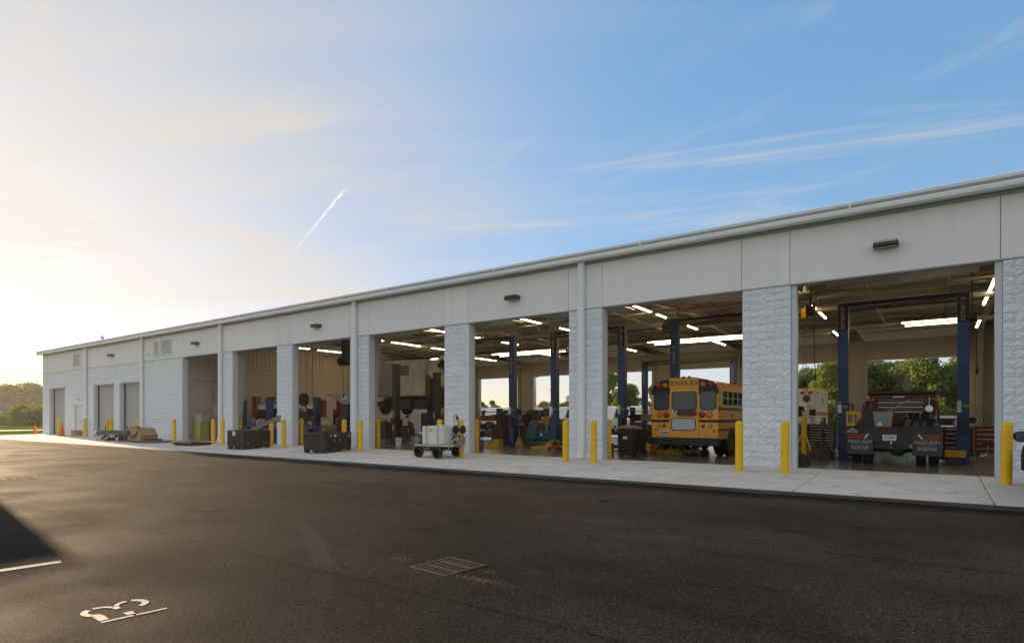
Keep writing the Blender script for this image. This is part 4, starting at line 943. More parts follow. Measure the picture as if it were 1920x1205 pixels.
bx(-.5, .5, -.249, .199, .02, .14).build('cross_plate', M_oyel, t); MB().tube([(-.6, .0, .2), (.75, .0, .22)], .05, 8).build('shaft', M_oyel, t)
t = thing('machine_attachment', 'long yellow ramp piece on the floor touching the bus bumper side', 'machine part', (-8.0, 21.4, 0))
MB().prism([(-.5, .02), (.5, .02), (.5, .30), (-.2, .26)], -.2, .2, 'y').build('wedge', M_oyel, t); bx(-.5, .5, -.22, .22, .001, .019).build('base_plate', M_oyel, t)
t = thing('drain_funnel', 'white funnel bottle standing behind the pallet left of the bus', 'funnel', (-9.5, 21.9, 0))
MB().lathe([(.14, 0), (.15, .35), (.02, .62), (.02, .70)], 12).build('bottle', M_white, t, smooth=True); MB().lathe([(.05, .7), (.05, .74), (0, .74)], 8).build('cap', M_dark, t)
t = thing('hydraulic_unit', 'pale twin-tank hydraulic unit standing beside the loader', 'tank', (-8.75, 23.0, 0))
for z in (.45, .75): MB().lathe([(.16, z), (.19, z+.03), (.19, z+.22), (.16, z+.25)], 14).build('tank', M_creamf, t, smooth=True)
bx(-.12, .12, -.12, .12, 0, .449).build('base', M_dark, t)

# ------------------------------------------------------------------ scrubber bay
def scrubber():
    t = thing('floor_scrubber', 'teal ride-on floor scrubber with grey hood beside the lift post', 'floor scrubber', (-14.55, 22.9, 0), R(4))
    bx(-.72, -.08, -.42, .42, .30, .86, b=.09).build('recovery_tank', M_teal, t)
    MB().lathe([(.34, .86), (.33, 1.0), (.28, 1.12), (.16, 1.2), (0, 1.22)], 18, (-.40, 0, 0)).build('hood', mat('scrub_grey', (.075, .075, .085), .45), t, smooth=True)
    bx(-.06, .95, -.42, .42, .30, .74, b=.07).build('solution_tank', M_teal, t); bx(.55, .98, -.40, .40, .741, 1.08, b=.06).build('seat_back', M_teal, t)
    bx(-.70, .95, -.45, .45, .08, .299, b=.04).build('brush_deck', MATS['scrub_grey'], t)
    MB().tube([(-.70, -.36, .85), (-.80, -.42, .60), (-.74, -.46, .25)], .05, 8).build('suction_hose', M_hose, t)
    MB().tube([(.05, 0, .74), (.0, 0, 1.05)], .03, 6).build('steering_column', M_dark, t); MB().tube([(.15*math.cos(a), .15*math.sin(a), 1.05) for a in np.linspace(0, 2*math.pi, 15)], .015, 5).build('steering_wheel', M_dark, t)
    for s in (-1, 1): wheel(t, (.6, s*.38, .14), .14, .08, M_grey, 'y')
    wheel(t, (-.55, 0, .12), .12, .08, M_grey, 'y')
    bx(.10, .20, -.435, -.421, .52, .64).build('badge', M_paper, t)
scrubber()
t = thing('green_sprayer', 'light green spray bottle standing on the scrubber deck', 'bottle', (-14.25, 22.75, .742))
MB().lathe([(.07, 0), (.08, .12), (.07, .22), (.02, .27), (.02, .30)], 12).build('bottle', mat('mint', (.10, .40, .22), .4), t, smooth=True); MB().box(-.05, .02, -.015, .015, .30, .34).build('trigger', M_white, t)
t = thing('broom', 'old corn broom leaning on the blue lift post', 'broom', (-15.25, 22.0, 0))
MB().lathe([(.20, .01), (.19, .14), (.10, .36), (.03, .48)], 14).build('bristles', mat('straw', (.36, .22, .09), .9, var=.3, vscale=20), t); MB().tube([(0, 0, .46), (-.15, .22, 1.5)], .014, 6).build('handle', M_oldwood, t)
def ramp(x, y, rz, lb):
    t = thing('wheel_ramp', lb, 'ramp', (x, y, 0), rz, 'yellow steel wheel ramps')
    MB().prism([(-.85, 0), (.40, 0), (.40, .38), (.16, .38), (-.15, .17), (-.85, .10)], -.18, -.14, 'y').prism([(-.85, 0), (.40, 0), (.40, .38), (.16, .38), (-.15, .17), (-.85, .10)], .14, .18, 'y').build('side_plate', M_oyel, t)
    bx(-.84, .38, -.139, .139, .05, .09).build('tread', M_oyel, t); bx(.17, .39, -.139, .139, .32, .36).build('platform', M_oyel, t)
    wheel(t, (-.86, 0, .07), .07, .06, M_grey, 'y')
ramp(-16.1, 21.2, R(3), 'yellow wheel ramp on the floor left of the blue lift post'); ramp(-13.4, 21.6, R(3), 'yellow wheel ramp on the floor in front of the teal scrubber')
t = thing('workbench', 'cluttered steel workbench beyond the teal scrubber', 'workbench', (-16.6, 26.5, 0))
bx(-1.8, 1.8, -.4, .4, .92, .98).build('worktop', M_oldwood, t)
for x in (-1.7, 0, 1.7): bx(x-.04, x+.04, -.35, .35, 0, .919).build('leg', M_dark, t)
bx(-1.7, 1.7, -.3, .3, .25, .29).build('shelf', M_dark, t)
rc = random.Random(21)
for k, (nm, w, d, h, m, lb) in enumerate((('engine_block', .5, .4, .42, M_oyel, 'yellow engine block on the cluttered workbench'), ('carton', .36, .3, .3, M_card, 'brown carton on the right of the cluttered workbench'), ('carton', .5, .3, .22, M_oldwood, 'low brown carton at the far right end of the workbench'), ('gearbox', .45, .35, .5, M_dark, 'black gearbox standing on the cluttered workbench'), ('parts_tray', .6, .35, .14, M_dred, 'dark red parts tray at the left end of the workbench'))):
    x = (-16.6, -15.6, -15.15, -16.1, -17.6)[k]
    t = thing(nm, lb, nm.replace('_', ' '), (x, 26.5, .981)); bx(-w/2, w/2, -d/2, d/2, 0, h*.7, b=.03).build('body', m, t); bx(-w*.35, w*.3, -d*.4, d*.4, h*.7+.001, h, b=.02).build('top', m, t)
t = thing('tyre_changer', 'dark red tyre changer with swing arm left of the blue lift post', 'tyre changer', (-18.6, 25.2, 0))
bx(-.4, .4, -.4, .4, .05, .85, b=.05).build('cabinet', M_dred, t); MB().lathe([(.30, .86), (.30, .92), (.05, .93), (.05, 1.0)], 14).build('turntable', M_dark, t, smooth=True)
MB().box(.36, .50, .1, .26, .3, 1.75).build('column', M_dark, t); MB().tube([(.43, .18, 1.7), (.1, .1, 1.66), (0, 0, 1.4), (0, 0, 1.1)], .04, 6).build('arm', M_dark, t)
bx(-.25, .2, .3, .5, .86, 1.5, b=.04).build('air_tank', M_blk, t); bx(-.55, -.30, -.55, -.40, .1, .16).build('pedal', M_chrome, t)
t = thing('wheel_balancer', 'black wheel balancer with hood and tyre left of the lift post', 'wheel balancer', (-17.35, 26.2, 0))
bx(-.35, .35, -.3, .3, 0, .95, b=.04).build('cabinet', M_dark, t); MB().lathe([(.32, -.12), (.36, 0), (.32, .12), (.18, .1), (.18, -.1)], 18, (.1, -.5, 1.25), 'y').build('mounted_tyre', M_rub, t, smooth=True); bx(-.35, .35, -.1, .25, .951, 1.75, b=.1).build('hood', M_dark, t)
t = thing('yellow_barrier', 'yellow folding safety barrier just left of the door pillar', 'barrier', (-13.25, 24.8, 0), R(8))
for x in (-.25, .25): MB().box(x-.03, x+.03, -.03, .03, 0, 1.05).build('upright', M_yel, t)
for z in (.30, .60, .92): bx(-.219, .219, -.02, .02, z, z+.10).build('slat', M_yel, t)

# ------------------------------------------------------------------ raised truck bay
def raised():
    t = thing('box_truck', 'white utility truck raised high on columns with its cab tilted forward', 'truck', (-24.2, 24.2, 0))
    bx(-3.1, 1.05, -.0, 2.1, 2.55, 4.62, b=.05).build('cargo_body', mat('dull_white', (.30, .28, .25), .6, var=.15, vscale=2), t)
    m = MATS['dull_white']
    pn = bx(-1.35, 1.03, -.05, -.001, 2.58, 4.60, b=.02).build('side_panel', mat('worn_alu', (.58, .58, .56), .5, var=.2, vscale=2, dirt=(.12, .11, .10), dirt_amt=.5, dscale=1.4), t)
    bx(-1.05, -.2, -.062, -.0505, 3.75, 4.30).build('window', mat('tan_window', (.20, .15, .09), .25), pn)
    for k in range(5): bx(-1.03+k*.2, -1.0+k*.2, -.066, -.0625, 3.76, 4.0+.05*(k % 3)).build('clutter', M_dark, pn)
    for x in (-.35, .35): bx(-3.0, 2.7, 1.05+x-.06, 1.05+x+.06, 2.30, 2.52).build('chassis_rail', M_dark, t)
    bx(-3.0, 1.1, .35, 1.9, 1.85, 2.29, b=.05).build('under_frame', M_dark, t); bx(-1.4, -.2, .0, .34, 1.80, 2.40, b=.06).build('fuel_tank', M_dark, t)
    # tilted cab
    cab = MB().prism([(-.9, 0), (.75, 0), (.95, .75), (.55, 1.55), (-.75, 1.62), (-.95, .9)], -.02, 2.05, 'y')
    CM = Matrix.Translation((1.75, 0, 3.35)) @ Matrix.Rotation(R(42), 4, 'Y') @ Matrix.Diagonal((.74, 1, .84, 1)); cab.xform(CM); cb = cab.build('tilted_cab', mat('cream_white', (.60, .55, .45), .45, var=.06, vscale=2), t)
    w = MB().prism([(.60, .85), (.86, .80), (.50, 1.45), (.2, 1.50), (-.5, 1.5), (-.6, .9)], -.04, -.021, 'y'); w.xform(CM); w.build('door_window', M_glass, cb)
    bx(1.12, 1.75, .3, 1.7, 2.55, 3.6, b=.1).build('engine', M_dark, t)
    for k in range(5): MB().tube([(1.2+.1*k, .25, 2.6+.2*k), (1.6, .22, 2.8+.15*k), (1.75, .3, 3.4)], .035, 6).build('engine_hose', M_hose, t)
    for x in (-2.3, 1.55):
        for y in (.12, 1.9): wheel(t, (x, y, 1.95), .44, .24, M_alu, 'y')
        MB().tube([(x, .1, 1.95), (x, 2.0, 1.95)], .06, 8).build('axle', M_dark, t)
    bx(-2.95, -2.2, -.02, .3, 2.0, 2.3).build('side_box', M_dark, t)
raised()
def mobile_column(x, y, h, m, m2, lb, word=None, fork=True, rz=0, wt=.20):
    t = thing('column_lift', lb, 'lift', (x, y, 0), rz, 'mobile column lifts')
    p = MB().box(-wt, wt, 0, .04, .06, h).box(-wt, -wt+.04, .041, .30, .06, h).box(wt-.04, wt, .041, .30, .06, h).build('column', m, t)
    bx(-wt-.02, wt+.02, -.02, .32, h, h+.06).build('cap', m2, p)
    bx(-.30, .30, -.12, .42, .03, .16, b=.02).build('base', m2, t)
    for s in (-1, 1): wheel(t, (s*.34, .2, .10), .10, .07, M_grey)
    bx(-.16, .16, -.10, -.001, .95, 1.3, b=.01).build('control_box', M_lgrey if m is M_red else M_dark, t)
    if fork: bx(-.28, .28, .31, .75, .35, .45).build('fork', m2, t)
    if word: text(word, 'lettering', M_paper, p, (-wt+.09, -.003, h*.30), .17, VUP, bold=.012, depth=.001)
    return t
M_bcol = mat('black_column', (.016, .015, .015), .45)
mobile_column(-22.9, 21.6, 4.05, M_bcol, M_dark, 'tall black column lift in front of the raised truck', 'ROTARY LIFT', wt=.15)
mobile_column(-20.95, 22.6, 3.6, M_bcol, M_dark, 'black column lift at the right front of the raised truck, by the pillar', 'ROTARY LIFT', wt=.15)
mobile_column(-20.4, 24.1, 2.6, M_bcol, M_dark, 'shorter black column lift half hidden by the pillar right of the raised truck', None, wt=.17)
chest('tool_chest', 'black roller tool chest under the tail of the raised truck', (-25.35, 23.0, 0), 1.2, .5, 1.05, M_tchest, 7, pull=M_grey, top=M_dark)
t = thing('parts_box', 'flat yellow case lying on the black roller chest', 'case', (-25.4, 23.0, 1.092)); bx(-.35, .35, -.16, .16, .0, .16, b=.02).build('case', M_oyel, t); bx(-.1, .1, -.19, -.161, .06, .10).build('handle', M_dark, t)
chest('tool_chest', 'small dark red roll cab beside the mechanic', (-21.75, 22.9, 0), .55, .5, .95, M_dred, 5)
t = thing('drill_press', 'yellow headed machine standing under the raised engine', 'machine', (-21.2, 23.6, 0))
bx(-.3, .3, -.25, .25, 0, .95, b=.03).build('stand', M_dark, t); bx(-.25, .25, -.2, .2, .951, 1.12, b=.04).build('table', M_oldwood, t); MB().lathe([(.05, 1.12), (.05, 1.45)], 8).build('post', M_grey, t); bx(-.28, .28, -.16, .16, 1.45, 1.72, b=.05).build('head', M_oyel, t)
tag(bx(-23.4, -20.6, 18.6, 19.5, .004, .05).build('floor_mat', mat('terracotta', (.20, .085, .05), .8, var=.2, vscale=4)), 'flat reddish brown mat on the floor behind the tank cart', 'mat')
t = thing('notice_board', 'patterned pale sign stuck on the black column lift frame', 'sign', (-22.25, 21.75, .92)); bx(-.17, .17, 0, .02, 0, .36).build('panel', M_lgrey, t); bx(-.03, .03, .02, .06, -.9, .3).build('post', M_dark, t)
for a in range(4):
    for b_ in range(4):
        if (a*3+b_*5) % 4 != 1: bx(-.15+a*.078, -.09+a*.078, -.004, -.0005, .02+b_*.083, .08+b_*.083).build('patch', M_dark if (a+b_) % 2 else M_white, t)

def tyre_stack(x, y, n, r, lb):
    t = thing('tyre_stack', lb, 'tyres', (x, y, 0), 0, 'stacks of tyres in the shop')
    for k in range(n): MB().lathe([(r*.55, .02), (r*.9, .0), (r, .06), (r, .18), (r*.9, .24), (r*.55, .22)], 20, (.02*math.sin(k*2.1), .02*math.cos(k*1.7), k*.245)).build('tyre', M_rub, t, smooth=True)
tyre_stack(-27.2, 26.3, 5, .42, 'stack of black tyres under the tail of the raised truck'); tyre_stack(-24.3, 26.8, 4, .45, 'stack of big tyres under the middle of the raised truck'); tyre_stack(-19.8, 27.6, 4, .40, 'stack of tyres just left of the pillar behind the tank cart')
def rack(x, y, w, lb, seed):
    t = thing('parts_rack', lb, 'shelves', (x, y, 0), 0, 'dark parts racks in the shop'); rnd = random.Random(seed)
    for sx in (-1, 1): bx(sx*w/2-.03, sx*w/2+.03, -.3, .3, 0, 1.9).build('upright', M_dark, t)
    for z in (.15, .65, 1.15, 1.65): bx(-w/2+.031, w/2-.031, -.3, .3, z, z+.04).build('shelf', M_dark, t)
    k = 0
    for z in (.19, .69, 1.19):
        xx = -w/2+.1
        while xx < w/2-.4:
            ww = rnd.uniform(.2, .42); m = rnd.choice((M_dark, M_blk, M_dred, M_card, M_grey, M_oyel, M_blue))
            b_ = bx(xx, xx+ww, -.25, .2, z+.001, z+rnd.uniform(.15, .36)).build('stored_part', m, t); xx += ww+rnd.uniform(.02, .15)
rack(-25.6, 28.6, 2.6, 'dark parts rack behind the raised truck, left one', 1); rack(-22.6, 28.8, 2.4, 'dark parts rack behind the raised truck, right one', 2); rack(-32.8, 26.6, 2.2, 'dark parts rack beside the beige wall behind the silver car', 3); rack(-19.5, 29.5, 2.0, 'dark parts rack left of the scrubber bay', 4)
rack(-12.4, 30.0, 1.8, 'dark parts rack seen left of the loader', 5); rack(-1.7, 30.5, 1.6, 'dark parts rack behind the service truck', 6)
t = thing('gearbox_stand', 'black transmission on a jack under the raised truck', 'gearbox', (-23.4, 24.9, 0)); bx(-.5, .5, -.4, .4, .9, 1.6, b=.1).build('gearbox', M_dark, t); bx(-.12, .12, -.12, .12, .1, .899).build('jack_post', M_dark, t); bx(-.5, .5, -.3, .3, .02, .1).build('jack_base', M_dred, t)
t = thing('oil_drum', 'blue oil drum behind the black column lift of the raised truck', 'drum', (-24.0, 22.9, 0)); MB().lathe([(.28, 0), (.29, .28), (.28, .3), (.29, .58), (.28, .6), (.29, .86), (.28, .88), (.26, .87), (0, .87)], 18).build('drum_body', mat('drum_blue', (.05, .06, .09), .5), t, smooth=True); MB().lathe([(.03, .87), (.03, .91), (0, .91)], 8, (.12, 0, 0)).build('bung', M_dark, t)
# ------------------------------------------------------------------ mechanic
def mechanic():
    V = [(0,0,.56),(-.09,0,.76),(-.21,0,.98),(-.28,0,1.10),(-.33,0,1.19),(-.37,0,1.27),(-.40,0,1.36),
         (-.03,.11,.53),(-.42,.17,.52),(-.38,.17,.11),(-.44,.17,.055),(-.58,.18,.045),
         (-.03,-.11,.53),(-.40,-.16,.54),(-.52,-.16,.12),(-.58,-.16,.055),(-.72,-.17,.045),
         (-.20,.19,1.02),(-.36,.27,.82),(-.56,.15,.78),(-.62,.12,.77),
         (-.20,-.19,1.02),(-.38,-.26,.80),(-.58,-.13,.80),(-.64,-.10,.79)]
    E_ = [(0,1),(1,2),(2,3),(3,4),(4,5),(5,6),(0,7),(7,8),(8,9),(9,10),(10,11),(0,12),(12,13),(13,14),(14,15),(15,16),(2,17),(17,18),(18,19),(19,20),(2,21),(21,22),(22,23),(23,24)]
    Rr = [.15,.14,.155,.085,.055,.085,.085, .09,.068,.046,.045,.032, .09,.068,.046,.045,.032, .065,.048,.034,.03, .065,.048,.034,.03]
    for w, sy in ((20, -1), (24, 1)):
        for k, (dy, L) in enumerate(((-.035,.07),(-.015,.085),(.008,.09),(.028,.08),(.05,.05))):
            b_ = Vector(V[w]); a = len(V); V += [tuple(b_ + Vector((-.02 if k < 4 else .0, dy, 0))), tuple(b_ + Vector((-.02-L*.6, dy*1.1, -.01))), tuple(b_ + Vector((-.02-L*.9, dy*1.1, -.04)))]
            E_ += [(w, a), (a, a+1), (a+1, a+2)]; Rr += [.010, .009, .007]
    me = bpy.data.meshes.new('person'); me.from_pydata(V, E_, []); o = bpy.data.objects.new('person', me); COL.objects.link(o)
    md = o.modifiers.new('skin', 'SKIN'); sv = me.skin_vertices[0].data
    for i, r_ in enumerate(Rr): sv[i].radius = (r_, r_)
    sv[0].use_root = True; md.use_smooth_shade = True; o.modifiers.new('sub', 'SUBSURF').levels = 2
    bpy.context.view_layer.update(); m2 = bpy.data.meshes.new_from_object(o.evaluated_get(bpy.context.evaluated_depsgraph_get())); bpy.data.objects.remove(o)
    for mm in (mat('grey_shirt', (.05, .052, .05), .85), mat('jeans', (.045, .065, .12), .85), mat('skin', (.42, .24, .16), .55), mat('boots', (.06, .035, .02), .7)): m2.materials.append(mm)
    for p in m2.polygons:
        c = p.center; p.material_index = 3 if c.z < .13 else 2 if (c.z > 1.16 or (c.x < -.47 and .6 < c.z)) else 1 if c.z < .66 else 0
    t = thing('person', 'person in dark shirt and blue jeans seated bent forward under the raised truck', 'person', (-22.15, 22.2, 0))
    b_ = link(m2, 'body', t); MB().lathe([(.098, 0), (.10, .04), (.085, .09), (.04, .115), (0, .12)], 14, (-.39, 0, 1.34)).build('hair', mat('dark_hair', (.03, .02, .015), .8), t, smooth=True)
    MB().lathe([(.012, 0), (.02, -.02), (.008, -.045)], 6, (-.485, 0, 1.33), 'z').build('nose', MATS['skin'], t)
    s_ = thing('stool', 'low black stool under the seated person', 'stool', (-22.13, 22.2, 0)); MB().lathe([(.17, .40), (.18, .44), (0, .445)], 14).build('seat', M_blk, s_)
    for a in (45, 135, 225, 315): MB().tube([(.08*math.cos(R(a)), .08*math.sin(R(a)), .40), (.18*math.cos(R(a)), .18*math.sin(R(a)), .01)], .015, 5).build('leg', M_dark, s_)
mechanic()

# ------------------------------------------------------------------ left bays
mobile_column(-33.4, 19.25, 2.30, M_blue, M_navy, 'leftmost short blue column lift, just right of the door track', wt=.20)
mobile_column(-33.0, 20.75, 2.45, M_blue2, M_navy, 'short bright blue column lift right of the white van', 'ROTARY', wt=.20)
mobile_column(-35.1, 21.15, 2.60, M_red, M_dred, 'red column lift left of the white van by the beige wall', wt=.22)
mobile_column(-35.2, 22.25, 2.62, M_red, M_dred, 'red column lift right of the white van by the beige wall', wt=.22)
mobile_column(-30.1, 22.0, 2.48, M_blue, M_navy, 'dark blue column lift beside the silver car', wt=.17)
mobile_column(-31.9, 23.75, 2.40, M_red, M_dred, 'red column lift just right of the dark blue one, behind the silver car', wt=.20)
mobile_column(-31.2, 24.6, 2.40, M_red, M_dred, 'red column lift standing alone right of the silver car', wt=.20)
mobile_column(-27.75, 22.4, 2.05, M_blue, M_navy, 'blue column lift under the grey machine housing', wt=.17)
t = thing('machine_housing', 'grey sheet-metal machine housing with white label on the blue column', 'machine', (-28.6, 22.45, 2.12))
MB().prism([(-.9, .62), (1.2, .62), (1.2, .02), (.55, .02), (-.45, .45), (-1.1, .50), (-1.1, .60)], -.05, .75, 'y').build('housing', M_lgrey, t)
bx(.62, .98, -.058, -.0505, .24, .50).build('label_sheet', M_paper, t); bx(.42, .50, -.056, -.0505, .25, .50).build('slot', M_white, t)
MB().lathe([(.05, -.056), (.05, -.0505)], 10, (.78, 0, .56), 'y').build('knob', M_dark, t)
def van(x, y, rz, lb, col, h=2.15, w=1.9, l=4.8, cat='van', group=None):
    t = thing('van', lb, cat, (x, y, 0), rz, group); hw = w/2
    sec = [(-l/2, .35), (-l/2, h*.50), (-l/2+.35, h*.55), (-l/2+1.0, h*.97), (-l/2+1.35, h), (l/2-.1, h), (l/2, h*.93), (l/2, .35)]
    MB().prism(sec, -hw, hw, 'x').build('body', col, t)
    MB().prism([(-l/2+.42, h*.575), (-l/2+1.0, h*.94), (-l/2+.985, h*.945), (-l/2+.40, h*.58)], -hw+.12, hw-.12, 'x').build('windscreen', M_glass, t)
    for s in (-1, 1):
        MB().prism([(-l/2+.75, h*.58), (-l/2+1.12, h*.90), (-l/2+1.9, h*.90), (-l/2+1.9, h*.58)], s*hw, s*(hw+.006), 'x').build('side_window', M_glass, t)
        bx(s*hw, s*(hw+.005), -l/2+2.1, l/2-.3, h*.60, h*.90).build('side_window', M_glass, t)
        wheel(t, (s*(hw-.08), -l/2+.85, .33), .33, .2); wheel(t, (s*(hw-.08), l/2-.95, .33), .33, .2)
        bx(s*(hw-.35), s*(hw-.08), -l/2-.012, -l/2+.01, h*.34, h*.42).build('headlamp', M_paper, t)
        bx(s*(hw+.005), s*(hw+.2), -l/2+.95, -l/2+1.05, h*.55, h*.64).build('mirror', M_dark, t)
        bx(s*(hw-.14), s*(hw-.02), l/2-.005, l/2+.012, h*.38, h*.62).build('tail_lamp', M_lred, t)
    bx(-hw+.5, hw-.5, -l/2-.01, -l/2+.005, h*.24, h*.40).build('grille', M_dark, t)
    bx(-hw+.22, hw-.22, l/2-.012, l/2+.008, h*.58, h*.86).build('rear_window', M_glass, t)
    bx(-hw+.02, hw-.02, -l/2-.07, -l/2+.05, .30, .48, b=.03).build('bumper', M_dark, t); bx(-hw+.02, hw-.02, l/2-.05, l/2+.07, .30, .48, b=.03).build('bumper', M_dark, t)
    return t
van(-34.55, 23.55, R(180), 'white van with dark rear window between the red column lifts', M_white, 2.15, 1.75, 4.6)
t = thing('sedan', 'silver beige car with its bonnet up beside the blue column lift', 'car', (-32.0, 23.0, 0), R(90))
M_silver = mat('silver_beige', (.34, .31, .25), .3, metal=.4)
MB().prism([(-2.2, .28), (-2.22, .62), (-2.0, .78), (-1.1, .90), (-.4, 1.40), (1.0, 1.42), (1.7, .98), (2.15, .92), (2.2, .30)], -.85, .85, 'x').build('body', M_silver, t)
for s in (-1, 1):
    MB().prism([(-.95, .92), (-.38, 1.33), (.95, 1.35), (1.5, .98)], s*.85, s*.858, 'x').build('side_window', M_glass, t)
    for yy in (-1.4, 1.35):
        MB().lathe([(.37, -.006), (.37, .006), (0, .006)], 16, (s*.853, yy, .33), 'x').build('wheel_arch', M_dark, t); wheel(t, (s*.80, yy, .30), .30, .18)
MB().lathe([(.09, 0), (.09, -.02), (0, -.02)], 10, (.62, -2.2, .62), 'y').build('headlamp', M_paper, t); MB().lathe([(.09, 0), (.09, -.02), (0, -.02)], 10, (-.62, -2.2, .62), 'y').build('headlamp', M_paper, t)
t = thing('tyre_stand', 'black tyre on a swing stand at the left jamb of the silver car bay', 'tyre stand', (-28.9, 20.4, 0))
MB().lathe([(.20, -.1), (.36, -.1), (.38, 0), (.36, .1), (.20, .1)], 20, (0, 0, 2.35), 'y').build('tyre', M_rub, t, smooth=True); MB().tube([(.1, .15, 0), (.1, .15, 1.7), (0, 0, 2.3)], .05, 6).build('post', M_navy, t); MB().lathe([(.35, .01), (.3, .05), (0, .06)], 12, (.1, .15, 0)).build('foot', M_dark, t)
crumple('engine_parts', .9, .6, .55, 44, M_dark, 'dark heap of engine parts on the bonnet left of the blue column', 'engine parts', (-29.6, 20.9, 1.15))
t = thing('parts_table', 'small blue steel table under the heap of engine parts', 'table', (-29.6, 20.9, 0))
bx(-.5, .5, -.35, .35, 1.10, 1.145).build('top', M_grey, t)
for sx in (-1, 1):
    for sy in (-1, 1): bx(sx*.45-.025, sx*.45+.025, sy*.3-.025, sy*.3+.025, 0, 1.099).build('leg', M_blue2, t)
t = thing('sawhorse', 'blue tubular stand in front of the silver car', 'stand', (-26.9, 19.5, 0))
for x in (-.35, .35): bx(x-.03, x+.03, -.03, .03, 0, .95).build('leg', M_blue2, t)
for z in (.35, .90): bx(-.319, .319, -.03, .03, z, z+.05).build('rail', M_blue2, t)
t = thing('machine_cabinet', 'dark red tyre machine cabinet in the leftmost lift bay', 'machine', (-31.2, 19.4, 0)); bx(-.5, .4, -.3, .3, 0, .9, b=.04).build('cabinet', M_dred, t); bx(-.45, -.1, -.25, .2, .901, 1.2, b=.03).build('console', M_lgrey, t); MB().tube([(.2, 0, .9), (.35, 0, 1.3)], .05, 6).build('arm', M_dark, t)
t = thing('steel_cabinet', 'pale yellow steel cabinet by the jamb of the empty left bay', 'cabinet', (-35.55, 18.05, 0)); bx(-.35, .35, -.25, .25, 0, 1.05).build('lower_case', mat('pale_yellow', (.50, .42, .12), .5), t); bx(-.35, .45, -.25, .25, 1.051, 1.55).build('upper_case', M_beige, t)
for x in (-.17, .17): bx(x-.16, x+.16, -.262, -.2505, .05, 1.0).build('door', MATS['pale_yellow'], t)
t = thing('steel_cabinet', 'tall grey electrical cabinet against the beige wall of the empty left bay', 'cabinet', (-35.7, 19.25, 0)); bx(-.25, .25, -.35, .35, 0, 2.05, b=.02).build('case', M_lgrey, t); bx(.251, .262, -.32, .32, .1, 1.98).build('door', M_lgrey, t); bx(.263, .28, -.25, -.22, 1.0, 1.15).build('handle', M_dark, t)
t = thing('pressure_washer', 'dark wheeled machine standing in the empty left bay', 'machine', (-34.0, 19.9, 0)); bx(-.35, .35, -.25, .25, .25, .8, b=.08).build('engine', M_dark, t); MB().tube([(.3, 0, .6), (.6, 0, 1.1)], .02, 6).build('handle', M_dark, t)
for s in (-1, 1): wheel(t, (-.2, s*.3, .18), .18, .08, M_grey, 'y')
MB().tube([(-.6, 0, .02), (.4, 0, .3)], .03, 6).build('tow_bar', M_dark, t)

# ------------------------------------------------------------------ loose shop gear
def floor_jack(x, y, rz, lb):
    t = thing('floor_jack', lb, 'jack', (x, y, 0), rz, 'red floor jacks')
    for sy in (-1, 1): bx(-.4, .4, sy*.14-.015, sy*.14+.015, .06, .16).build('side_frame', M_red, t)
    for sx in (-1, 1):
        for sy in (-1, 1): MB().lathe([(.055, -.02), (.055, .02)], 12, (sx*.33, sy*.18, .055), 'y').build('castor', M_dark, t)
    MB().tube([(-.15, 0, .14), (.32, 0, .24)], .05, 6).build('lift_arm', M_red, t); MB().lathe([(.07, .25), (.07, .30), (0, .30)], 12, (.32, 0, 0)).build('saddle', M_dark, t)
    MB().tube([(-.38, 0, .14), (-1.0, 0, 1.0)], .018, 6).build('handle', M_grey, t)
floor_jack(-24.4, 20.4, R(20), 'red floor jack with raised handle in front of the black column lift'); floor_jack(-12.4, 20.6, R(160), 'red floor jack on the floor right of the teal scrubber')
def welding_cart(x, y, lb):
    t = thing('gas_cart', lb, 'gas cart', (x, y, 0), R(15))
    for k, m in ((-1, M_dred), (1, mat('gas_green', (.03, .12, .05), .5))): MB().lathe([(.11, .12), (.115, .15), (.115, 1.15), (.07, 1.28), (.03, 1.31), (.03, 1.42)], 14, (k*.14, 0, 0)).build('cylinder', m, t, smooth=True)
    bx(-.30, .30, -.16, .16, .08, .119).build('foot_plate', M_dark, t); MB().tube([(-.28, .17, .1), (-.28, .22, 1.25), (.28, .22, 1.25), (.28, .17, .1)], .018, 6).build('frame', M_dark, t)
    for sx in (-1, 1): wheel(t, (sx*.34, .16, .14), .14, .06, M_grey)
    MB().tube([(.2*math.cos(a_), -.14, .75+.2*math.sin(a_)) for a_ in np.linspace(0, 2*math.pi, 18)], .018, 6).build('hose_loop', M_hose, t)
welding_cart(-26.9, 21.4, 'two-cylinder welding gas cart left of the raised truck bay'); welding_cart(-35.2, 24.9, 'two-cylinder welding gas cart against the beige wall behind the silver car')
def ladder(x, y, rz, lb):
    t = thing('step_ladder', lb, 'ladder', (x, y, 0), rz)
    for sx in (-1, 1):
        MB().tube([(sx*.26, -.35, .01), (sx*.18, 0, 1.85)], .028, 4).build('front_rail', M_oyel, t); MB().tube([(sx*.26, .40, .01), (sx*.18, .04, 1.83)], .02, 4).build('rear_rail', M_alu, t)
    for k in range(6): z = .28+.27*k; bx(-.25+.011*k*1.6, .25-.011*k*1.6, -.35+.19*z-.04, -.35+.19*z+.05, z, z+.025).build('step', M_alu, t)
    bx(-.20, .20, -.06, .10, 1.85, 1.89).build('top_cap', M_oyel, t)
ladder(-19.6, 24.3, R(25), 'yellow step ladder standing just left of the tank cart pillar'); ladder(-10.6, 26.2, R(-20), 'yellow step ladder deep between the downspout pillar and the bus')
